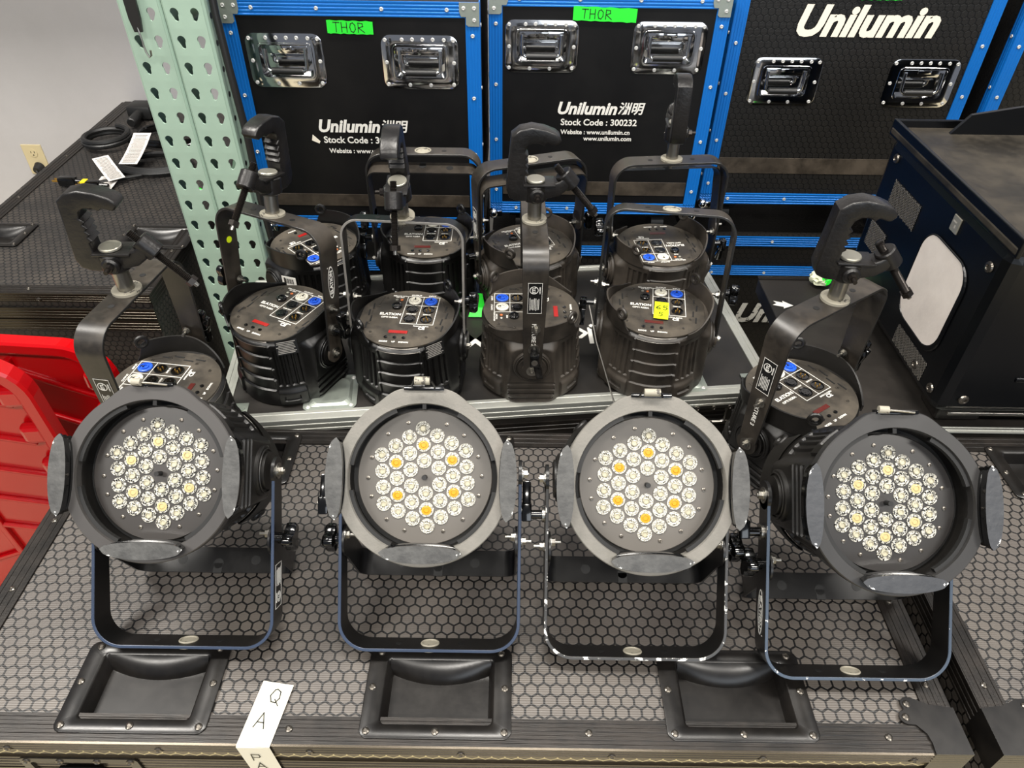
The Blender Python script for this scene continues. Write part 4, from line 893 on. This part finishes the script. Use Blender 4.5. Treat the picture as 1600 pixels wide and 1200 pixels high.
# ------------------------------------------------------------------ green rack
def upright(label, xc, y, top, px=.0535):
    root = thing('rack_upright', label, 'rack post', T(xc, y, 0), 'green rack posts'); w, d, t = .087, .075, .0025; b = B()
    # front web with two columns of teardrop slots
    rows = int(top/px); hw = .0105
    def tear(cx, cz, s):
        pts = []
        for k in range(13): a = R(-35+250*k/12); pts.append((cx+.0095*cos(a), cz+.004+.0095*sin(a)))
        pts += [(cx-.0045+s*.002, cz-.012), (cx+s*.002, cz-.0145), (cx+.0045+s*.002, cz-.012)]
        return pts
    cells = []
    for j in range(rows):
        z0 = j*px; z1 = z0+px; cz = (z0+z1)/2
        for s, xa, xb in ((1, -w/2+.004, 0), (-1, 0, w/2-.004)):
            cx = -.021*s*1.0; tp = tear(cx, cz, s); n = len(tp)
            # ring of quads from the slot to the cell border
            sq = []
            for (x, z) in tp:
                dx, dz = x-cx, z-cz; k = 1e9
                if dx > 1e-9: k = min(k, (xb-cx)/dx)
                if dx < -1e-9: k = min(k, (xa-cx)/dx)
                if dz > 1e-9: k = min(k, (z1-cz)/dz)
                if dz < -1e-9: k = min(k, (z0-cz)/dz)
                sq.append((cx+dx*k, cz+dz*k))
            # add the corners
            b.add([(x, 0, z) for x, z in tp]+[(x, 0, z) for x, z in sq], [(i, (i+1) % n, n+(i+1) % n, n+i) for i in range(n)])
            for qx, qz in ((xa, z0), (xb, z0), (xb, z1), (xa, z1)):
                i = min(range(n), key=lambda i: 0 if False else -((1 if ((sq[i][0]-qx)*(sq[(i+1) % n][0]-qx) < 1e-9 and abs(sq[i][0]-sq[(i+1) % n][0]) > 1e-6 and abs(sq[i][1]-sq[(i+1) % n][1]) > 1e-6 and hypot((sq[i][0]+sq[(i+1) % n][0])/2-qx, (sq[i][1]+sq[(i+1) % n][1])/2-qz) < .03) else 0)))
                b.add([(sq[i][0], 0, sq[i][1]), (sq[(i+1) % n][0], 0, sq[(i+1) % n][1]), (qx, 0, qz)], [(0, 1, 2)])
            b.add([(x, 0, z) for x, z in tp]+[(x, t, z) for x, z in tp], [(i, (i+1) % n, n+(i+1) % n, n+i) for i in range(n)])
    H = rows*px
    for sx in (-1, 1):
        x = sx*w/2
        b.add([(sx*(w/2-.004), 0, 0), (x, .004, 0), (x, .004, H), (sx*(w/2-.004), 0, H)], [(0, 1, 2, 3)])
        # side walls with round bolt holes
        b.add([(x, .004, 0), (x, d, 0), (x, d, H), (x, .004, H)], [(0, 1, 2, 3)]); b.add([(x, d, 0), (x-sx*.022, d, 0), (x-sx*.022, d, H), (x, d, H)], [(0, 1, 2, 3)])
    o = P('post', b.mesh('post', 'green'), root)
    md = o.modifiers.new('sheet', 'SOLIDIFY'); md.thickness = .0022; md.offset = 0
    hb = B()
    for j in range(rows):
        for sx in (-1, 1): hb.cyl((sx*(w/2+.0012), .022, j*px+.02), (sx*(w/2+.0016), .022, j*px+.02), .0062, 14)
    P('bolt_hole', hb.mesh('bolt_hole', 'dark'), root)
    P('foot_plate', B().box((0, .037, .004), (.084, .11, .008)).mesh('foot_plate', 'green'), root)
    return root
up_l = upright('pale green slotted rack post on the left, with a hook hanging on it', -.774, 1.62, 2.0)
up_r = upright('pale green slotted rack post on the right, with a black cable down its side', -.684, 1.62, 2.0)
for z0, z1, y1 in ((1.33, 1.40, 2.70), (.92, 1.42, 2.70)):
    b = B(); a = Vector((-.022, .055, z0)); c = Vector((-.022, y1-1.62, z1)); d = c-a
    b.box((0, 0, d.length/2), (.035, .03, d.length), 0, T(*a) @ d.to_track_quat('Z', 'Y').to_matrix().to_4x4(), bev=.003); P('brace', b.mesh('brace', 'green_shaded'), up_r)
b = B(); b.box((-.015, 1.08+.03, 1.0), (.05, .06, 2.0), 0, bev=.003); P('rear_post', b.mesh('rear_post', 'green_shaded'), up_r)
bm_ = B(); bm_.tube([(-.628, 1.66, 1.9), (-.628, 1.65, 1.5), (-.628, 1.64, 1.36), (-.622, 1.63, 1.25), (-.617, 1.63, 1.10), (-.620, 1.63, .95), (-.617, 1.64, .78), (-.622, 1.65, .6), (-.628, 1.66, .012)], .0085, 10)
tag(P('cable', bm_.mesh('cable', 'rubber')), 'thick black cable running down the side of the right rack post', 'cable')
sh = thing('wall_shade_shelf', 'unseen green rack shelf with a wooden deck, added above the low case to shade the wall', 'shelf', T(-1.72, 2.505, 2.20))  # out-of-view shelf added to cast soft shade on the upper wall
P('shade_shelf_beam', B().box((0, -.34, 0), (2.1, .04, .11), 0, bev=.004).mesh('shade_shelf_beam', 'green'), sh); P('shade_shelf_beam', B().box((0, .34, 0), (2.1, .04, .11), 0, bev=.004).mesh('shade_shelf_beam', 'green'), sh)
P('shade_shelf_deck', B().box((0, 0, .066), (2.1, .71, .02)).mesh('shade_shelf_deck', M('plywood of added shade shelf', '8a6d4a', .7)), sh)
# lanyard hook on the left post
hk = thing('snap_hook', 'black strap with a steel hook hanging on the left rack post', 'hook', T(-.782, 1.60, 1.33))
b = B(); pts = [(-.010, .10), (.016, .10), (.014, .03), (.010, .005), (-.006, .005), (-.010, .03)]; b.prism(pts[::-1], -.003, .003, 0, RX(90)); P('strap', b.mesh('strap', 'rubber'), hk)
b = B(); b.tube([(.002, 0, .022), (.004, -.003, .0), (.005, -.003, -.018)], .002, 8); b.tube([(.004, -.003, -.016), (.006, -.003, -.034), (.010, -.003, -.044), (.015, -.003, -.040), (.016, -.003, -.030)], .0021, 8); P('hook', b.mesh('hook', 'steel'), hk)

# ------------------------------------------------------------------ wall outlet with its plug, things on the low case
ol = thing('wall_outlet', 'ivory wall outlet with a black plug in its lower socket', 'outlet', T(-1.985, 2.868, .50))
b = B(); b.box((0, 0, 0), (.082, .006, .125), 0, bev=.002); P('cover_plate', b.mesh('cover_plate', 'outlet'), ol)
b = B()
for zz in (.028, -.028):
    b.cyl((0, -.003, zz), (0, -.005, zz), .017, 20, 0)
    for x in (-.007, .007): b.box((x, -.0055, zz+.004), (.002, .001, .008), 1)
    b.cyl((0, -.005, zz-.008), (0, -.006, zz-.008), .0026, 10, 1)
P('socket', b.mesh('socket', ['outlet', 'dark']), ol)
b = B(); b.cyl((.004, -.004, -.030), (.004, -.035, -.034), .021, 18, 0, r2=.014); b.tube([(.004, -.035, -.034), (.02, -.05, -.07), (.05, -.02, -.16), (.06, -.01, -.40)], .005, 8); P('plug', b.mesh('plug', 'rubber'), ol)
ZC = .7535
def coil(pts, r): return B().tube(pts, r, 8)
def ring_pts(cx, cy, rx, ry, z, turns, dz=.004, jit=.01, n=26):
    random.seed(int((cx+cy)*1000)); o = []
    for k in range(int(n*turns)):
        a = 2*pi*k/n; j = 1+random.uniform(-jit, jit); o.append((cx+rx*j*cos(a)*(1-.03*k/n), cy+ry*j*sin(a)*(1-.03*k/n), z+dz*k/n))
    return o
tag(P('power_cable', coil([(-1.33, 2.08, ZC+.012), (-1.27, 2.12, ZC+.008)]+ring_pts(-1.17, 2.24, .12, .075, ZC+.007, 4.2), .006).mesh('power_cable', 'rubber')), 'coiled black power cable nearest the front on the low case', 'cable', 'black cables heaped on the low case')
tag(P('power_cable', coil(ring_pts(-1.19, 2.47, .13, .09, ZC+.007, 3.6, .006), .0065).mesh('power_cable', 'gloss')), 'glossy black cable coil in the middle of the low case', 'cable', 'black cables heaped on the low case')
tag(P('power_cable', coil(ring_pts(-1.40, 2.42, .075, .075, ZC+.012, 2.3, .012), .009).mesh('power_cable', 'rubber')), 'thick black cable coil at the back of the low case', 'cable', 'black cables heaped on the low case')
b = B(); b.box((-1.38, 2.68, ZC+.026), (.09, .08, .05), 0, RZ(0), bev=.012); b.cyl((-1.38, 2.66, ZC+.026), (-1.375, 2.56, ZC+.022), .016, 14, bev=.003); tag(P('cable_splitter', b.mesh('cable_splitter', 'rubber')), 'black cable splitter block at the back of the low case', 'splitter')
for (x, y, rz, lb, col) in ((-1.385, 2.10, -4, 'black power plug lying at the left of the low case', 0), (-1.300, 2.075, -2, 'black power plug with yellow insert, beside the white tags', 1)):
    p_ = thing('power_plug', lb, 'plug', T(x, y, ZC+.014) @ RZ(rz), 'power plugs on the low case')
    P('plug_body', B().box((0, 0, 0), (.055, .026, .028), 0, bev=.006).cyl((.027, 0, 0), (.052, 0, 0), .009, 12, 0, r2=.006).mesh('plug_body', 'gloss'), p_)
    for dy in (-.007, .007): P('blade', B().box((-.036, dy, .002), (.020, .0016, .006)).mesh('blade', 'brass'), p_)
    if col: P('insert', B().box((-.020, 0, .012), (.016, .024, .006), 0, bev=.001).mesh('insert', M('yellow plastic', 'e0c81c', .4)), p_)
def cable_tag(cx, cy, z, w, l, rot, tilt, label, curl=.01):
    root = thing('cable_tag', label, 'tag', T(cx, cy, z) @ RZ(rot) @ RX(tilt), 'paper tags on the low case'); n = 10; b = B(); pr = B()
    row = [(-w/2, -l/2+l*k/n, curl*(k/n)**2) for k in range(n+1)]
    b.add([(x*s, y, zz) for x, y, zz in row for s in (1, -1)], [(2*k, 2*k+1, 2*k+3, 2*k+2) for k in range(n)])
    P('tag_sheet', b.mesh('tag_sheet', 'tag'), root)
    for k in range(int(l/.0065)-2):
        y = -l/2+.010+.0065*k; t_ = (y+l/2)/l
        pr.box((random.uniform(-.001, .001), y, curl*t_*t_+.0008), (w*random.uniform(.62, .8), .0022, .0003))
    P('fine_print', pr.mesh('fine_print', 'tagprint'), root); return root
cable_tag(-1.285, 2.170, ZC+.022, .050, .150, 40, 4, 'white printed tag lying crosswise on the other tags', .012)
cable_tag(-1.235, 2.275, ZC+.040, .058, .165, 2, 6, 'white printed tag with a red mark, at the back of the three', .02)
cable_tag(-1.270, 2.050, ZC+.004, .060, .200, 2, 1, 'white printed tag at the front, partly behind the hook clamp', .004)
for x, y, rz, w_, lb in ((-1.275, 1.985, 8, .105, 'crumpled strip of green tape beside the white tags'), (-.985, 2.05, 52, .070, 'small strip of green tape by the rack post')):
    b = B(); n = 12; random.seed(3)
    v = [(w_*(k/n-.5), s*.022+random.uniform(-.003, .003), .001+abs(random.gauss(0, .004))) for k in range(n+1) for s in (-1, 1)]
    b.add(v, [(2*k, 2*k+2, 2*k+3, 2*k+1) for k in range(n)]); tag(P('tape_strip', b.mesh('tape_strip', 'green_tape'), None, T(x, y, ZC) @ RZ(rz)), lb, 'tape', 'green tape strips on the low case')
# crumpled tape ball on the smooth case, little blade of green tape among the lights
random.seed(5); bm = bmesh.new(); bmesh.ops.create_icosphere(bm, subdivisions=3, radius=.024)
for v in bm.verts: v.co *= 1+random.uniform(-.22, .12)
for f in bm.faces: f.material_index = 1 if (f.calc_center_median().x+.5*f.calc_center_median().z < .002+random.uniform(-.006, .006)) else 0
me = bpy.data.meshes.new('tape_ball'); bm.to_mesh(me); bm.free(); me.materials.append(K['green_tape']); me.materials.append(M('cream crumpled tape', 'cfd3b4', .6))
tag(P('tape_ball', me, None, T(.765, 1.545, .801) @ Matrix.Diagonal((1.15, 1, .75, 1))), 'crumpled ball of green and cream tape behind the right hook clamp', 'tape')
b = B(); v = [(-.018, 0, 0), (.018, 0, 0), (.020, .02, .012), (-.012, .02, .014), (-.010, .03, .045), (.014, .03, .045)]
b.add(v, [(0, 1, 2, 3), (3, 2, 5, 4)]); tag(P('tape_strip', b.mesh('tape_strip', 'green_tape'), None, T(-.085, 1.37, .792)), 'folded scrap of green tape between two upright lights', 'tape')

# ------------------------------------------------------------------ red plastic panels on the floor at the left
def red_panel(label, x, y, z, w, h, rz, lean):
    root = thing('plastic_panel', label, 'plastic panel', T(x, y, z) @ RZ(rz) @ RX(lean), 'red ribbed plastic panels'); b = B()
    def o(s, zz, r): return [(px_, -zz, pz+h/2) for px_, pz, _ in rr(w-2*s, h-2*s, r, 0, 7)]
    b.loft([o(0, 0, .10), o(0, .030, .10), o(.006, .034, .095), o(.026, .034, .08), o(.032, .030, .075), o(.050, .008, .06)], 0, cap0=True, cap1=True, smooth=False)
    for k in range(-3, 9):   # diagonal ribs
        zc = h*.12+k*.115
        for sx in (-1, 1):
            x0, x1 = (0, w/2-.06) if sx > 0 else (-(w/2-.06), 0)
            z0_ = zc-(0.35*abs(x0)); z1_ = zc-(0.35*abs(x1))
            if min(z0_, z1_) < .06 or max(z0_, z1_) > h-.06: continue
            d = Vector((x1-x0, 0, z1_-z0_)); m = T((x0+x1)/2, -.012, (z0_+z1_)/2) @ RY(-math.degrees(atan2(d.z, d.x))); b.box((0, 0, 0), (d.length, .012, .012), 0, m, bev=.004)
    b.box((0, -.012, h/2), (.016, .014, h-.12), 0, bev=.004)
    for k in range(7):
        for sx in (-1, 1): b.box((sx*(w/2-.045), -.020, .10+k*(h-.2)/6), (.05, .028, .05), 0, T(0, 0, 0), bev=.010)
    me = b.mesh('plastic_panel', 'red'); P('ribbed_panel', me, root); return root
red_panel('red ribbed plastic panel standing behind, against the dark case', -1.155, 1.27, .02, .50, .76, -4, -2)
red_panel('red ribbed plastic panel standing in front, nearest the honeycomb case', -1.235, 1.13, .02, .52, .86, 6, 3)

# ------------------------------------------------------------------ big black unit on the right
dv = thing('black_projector', 'big black powder-coated unit with mesh vents and a pearl window, at the right', 'projector', T(.805, 1.025, .822))
DH, DD, DW = .352, .50, .72
b = B(); b.box((DW/2, DD/2, DH/2), (DW, DD, DH), 0, bev=.022); P('case_shell', b.mesh('case_shell', 'dev'), dv)
# tray on top
b = B(); b.box((DW/2, DD/2, DH+.006), (DW+.01, DD+.012, .014), 0, bev=.003); P('top_tray', b.mesh('top_tray', 'dev_top'), dv)
b = B(); t = .008
b.box((0, DD/2, DH+.012), (t, DD+.02, .034), 0, bev=.002); b.box((DW/2, 0-.004, DH+.008), (DW, t, .020), 0, bev=.002); b.box((DW/2, DD+.004, DH+.012), (DW, t, .034), 0, bev=.002); P('tray_rim', b.mesh('tray_rim', 'dev'), dv)
b = B(); b.prism([(.10, 0), (.80, 0), (.80, .085), (.24, .060), (.13, .040)], -.004, .004, 0, T(0, DD-.03, DH+.013) @ RX(90)); P('top_bracket', b.mesh('top_bracket', 'dev'), dv)
for x in (.30, .5): P('tray_clip', B().box((x, .14, DH+.015), (.03, .006, .004)).mesh('tray_clip', 'steel'), dv)
# left side is the x = 0 plane
LM = lambda y, z: T(-.0008, y-1.025, z-.822) @ Matrix(((0, 0, -1, 0), (-1, 0, 0, 0), (0, 1, 0, 0), (0, 0, 0, 1)))   # local x -> -y, y -> z, out -> -x
def diamond(w, h, r, z, n=6):
    pts = [(w/2, 0), (0, h/2), (-w/2, 0), (0, -h/2)]; out = []
    for i in range(4):
        p = Vector(pts[i]); a = (Vector(pts[i-1])-p).normalized(); c = (Vector(pts[(i+1) % 4])-p).normalized()
        for k in range(n+1):
            t_ = k/n; out.append((*(p+a*r*(1-t_)**2+c*r*t_**2), z))
    return out
b = B(); 
WN = LM(1.185, 1.000)
sq = rr(.165, .185, .045, 0, 8)
b.loft([[(x*1.10+.002, y*1.06-.004, .0006) for x, y, z in sq], [(x*1.08+.002, y*1.04-.004, .003) for x, y, z in sq], [(x*1.02, y*1.01, .003) for x, y, z in sq], [(x*1.0, y*1.0, .0012) for x, y, z in sq]], 1, cap1=False)
b.add([(x, y, .0018) for x, y, z in sq], [list(range(len(sq)))], 0); P('pearl_window', b.mesh('pearl_window', ['dev_win', 'dev']), dv, WN, label='pearl grey window with rounded corners')
def mesh_vent(w, h, cut):
    """expanded-metal grille made of crossing wires"""
    b = B(); b.box((0, 0, .0002), (w, h, .0004), 0)
    st = .0072; k = -int((w+h)/st)
    while k*st < w+h:
        for sg in (1, -1):
            pts = []
            for t_ in [i/40 for i in range(41)]:
                x = -w/2+w*t_; y = sg*(x*.9)+k*st
                if abs(y) < h/2 and cut(x, y): pts.append((x, y, .0010))
            if len(pts) > 1: b.tube([pts[0], pts[-1]], .0007, 4, 1)
        k += 1
    return b.mesh('mesh_vent', ['dark', 'bezel'])
P('mesh_vent', mesh_vent(.125, .055, lambda x, y: True), dv, LM(1.383, 1.080)); P('mesh_vent', mesh_vent(.080, .060, lambda x, y: True), dv, LM(1.442, .968)); P('mesh_vent', mesh_vent(.135, .045, lambda x, y: True), dv, LM(1.165, .866))
b = B(); b.box((0, 0, .001), (.026, .030, .003), 0, bev=.001); bd = P('badge', b.mesh('badge', 'bezel_pale'), dv, LM(1.196, 1.135)); P('badge_print', B().box((-.003, .004, .0027), (.012, .003, .0002)).box((.002, -.004, .0027), (.004, .006, .0002)).mesh('badge_print', 'tagprint'), bd)
for y, z in ((1.065, 1.125), (1.06, .86), (1.475, 1.14), (1.13, .862)): P('screw', B().lathe([(.010, 0), (.009, .003), (.005, .004), (.004, .001), (.0005, .001)], 16, 0, cap0=False, cap1=False).mesh('screw', 'drivet'), dv, LM(y, z))
P('screw', B().lathe([(.010, 0), (.009, .003), (.005, .004), (.004, .001), (.0005, .001)], 16, 0, cap0=False, cap1=False).mesh('screw', 'drivet'), dv, T(.045, -.001, .04) @ RX(90))
b = B()
for zz in (.09, .20): b.box((.32, -.001, zz), (.40, .006, .010), 0, bev=.0025)
P('pressed_rib', b.mesh('pressed_rib', 'dev'), dv)
b = B(); b.box((DW/2, .001, .004), (DW-.06, .006, .006), 0, bev=.001); P('bottom_trim', b.mesh('bottom_trim', 'steel'), dv)
for x, y in ((.075, .06), (.60, .06), (.075, DD-.08), (.60, DD-.08)): P('foot', B().box((x, y, -.019), (.09, .07, .0375), 0, bev=.006).mesh('foot', 'blk_extr'), dv)

# ------------------------------------------------------------------ the lights
ZT = .7805; ZS = .7895
f1 = front_par('far left light of the front row: dark ring, clear silver lenses', -.466, .713, ZT, 'ring_mid', 'plate_mid', 'led', 'tab_worn', 'edge_sky', 5.6, 'side', amber='led_p', yaw=0, lever=-1, knob=1, sticker=('cert', 1, .165, 180))
f2 = front_par('second light from the left in the front row: pale ring, upright white latch, amber centres', -.114, .713, ZT, 'ring_light', 'plate_light', 'led_w', 'tab_worn', 'edge_sky', 3.6, 'up', amber='led_a', lever=-1, knob=-1)
f3 = front_par('third light from the left in the front row: pale ring and chipped white yoke edge', .180, .705, ZT, 'ring_light', 'plate_light', 'led_w', 'tab_worn', 'edge_chip', -2.2, 'flat', amber='led_a', lever=-1, knob=1)
f4 = front_par('far right light of the front row: black ring and badge on its yoke', .487, .680, ZT, 'ring_dark', 'plate_dark', 'led', 'tab_chip', 'edge_chip2', -3.0, 'side', amber='led_p', lever=-1, knob=-1, sticker=('logo', -1, .165, 0))
def U(px_, py_, *a, **k): return up_par(a[0], px_, py_, *a[1:], **k)
g_, CMg, ykg = U(-.605, .952, 'upright light behind the far left front one, topped by a big hook clamp', ZT, 82, clamp=-80, stickers=(('cert', -1, .140, 0),), lean=0, lever=1)
h_, CMh, ykh = U(.505, .955, 'upright light behind the far right front one, with a hook clamp on top', ZT, 35, clamp=-38, stickers=(('cert', -1, .150, 0), ('fix3', -1, .070, 180)), lean=0, lever=1)
a_, CMa, yka = U(-.455, 1.165, 'leftmost upright light on the aluminium-edged case, badge on its bracket', ZS, -26, can='can_clean', clamp=-84, stickers=(('logo', 1, .150, 180),), disp='display', lean=-8, lever=1, knob=-1)
b_, CMb, ykb = U(-.206, 1.150, 'upright light with a slim grey-edged bracket, in front under the stock code', ZS, -4, can='can_clean', clamp=-86, yoke=ME['yoke_narrow'], disp='display', lean=-9, tip=20)
c_, CMc, ykc = U(.036, 1.185, 'upright light turned side-on, black bracket with a framed label facing forward', ZS, 91, can='can_dusty', clamp=-88, stickers=(('cert', -1, .165, 0), ('fix2', -1, .085, 180)), disp='display', lean=0)
d_, CMd, ykd = U(.288, 1.193, 'dusty upright light wearing a yellow tape label', ZS, -8, can='can_dusty', lean=-12)
e_, CMe, yke = U(-.448, 1.432, 'back row light behind the leftmost upright one, no bracket seen, white barcode sticker', ZS, 225, can='can_clean', yoke=False, disp='display', can_lean=0)
r2_, CM2, yk2 = U(-.196, 1.470, 'back row light behind the slim-bracket one, with two nested black brackets', ZS, 0, can='can_clean', lean=-4, knob=-1, lever=-1, stand=True, standtilt=12)
r3_, CM3, yk3 = U(.034, 1.440, 'back row light directly behind the side-on one, its bracket turned slightly', ZS, 20, can='can_dusty', stand=True, lean=-2, stickers=(('cert', -1, .13, 0),))
r4_, CM4, yk4 = U(.328, 1.450, 'back row light behind the yellow-taped one, a tall clamp on its bracket', ZS, 186, can='can_dusty', lean=2, clamp=-100, stand=True, standtilt=14)
PM = lambda CM: CM @ FLIP
P('dot_sticker', B().cyl((0, 0, 0), (0, 0, .0006), .0065, 20).mesh('dot_sticker', 'yellow_tape'), yka, T(-(UW/2-.0050), 0, .175) @ RY(90), label='small yellow-green dot sticker')
t = P('tape_label', B().box((0, 0, 0), (.028, .058, .0006)).mesh('tape_label', 'yellow_tape'), d_, PM(CMd) @ T(.006, -.012, .0622) @ RZ(-3), label='fluorescent yellow tape label')
b = B(); hand(b, '65', .014, .0019, T(-.010, .002, .0003)); hand(b, '5', .012, .0019, T(-.004, -.020, .0003)); P('handwriting', b.mesh('handwriting', 'ink'), t)
b = B(); b.box((0, 0, 0), (.034, .022, .0006), 0)
for k in range(12): b.box((-.012+.002*k, 0, .0004), (.0006+.0005*(k % 3), .012, .0002), 1)
P('barcode_sticker', b.mesh('barcode_sticker', ['print', 'dark']), e_, RZ(-225) @ T(-.036, -.105, .120) @ RZ(-17) @ RX(90), label='white barcode sticker')
for root, CM, ang in ((b_, CMb, -50), (a_, CMa, -45)):
    b = B(); b.box((0, 0, 0), (.040, .030, .0006), 1)
    for k in range(8): b.box((-.002*(k % 2), .011-.0032*k, .0004), (.034-.003*(k % 3), .0012, .0002), 0)
    aa = R(ang); P('rating_sticker', b.mesh('rating_sticker', ['tagprint', 'sticker']), root, T(.104*cos(aa)*1.0, .104*sin(aa)*1.0, .142) @ RZ(ang+90) @ RX(78), label='small black rating sticker')
# thin steel safety wire leaning between two upright lights
tag(P('safety_wire', B().tube([(.150, 1.185, .955), (.165, 1.14, .90), (.188, 1.10, .84), (.205, 1.065, .797)], .0016, 6).mesh('safety_wire', 'steel')), 'thin steel wire hanging between the side-on light and the yellow-taped light', 'wire')
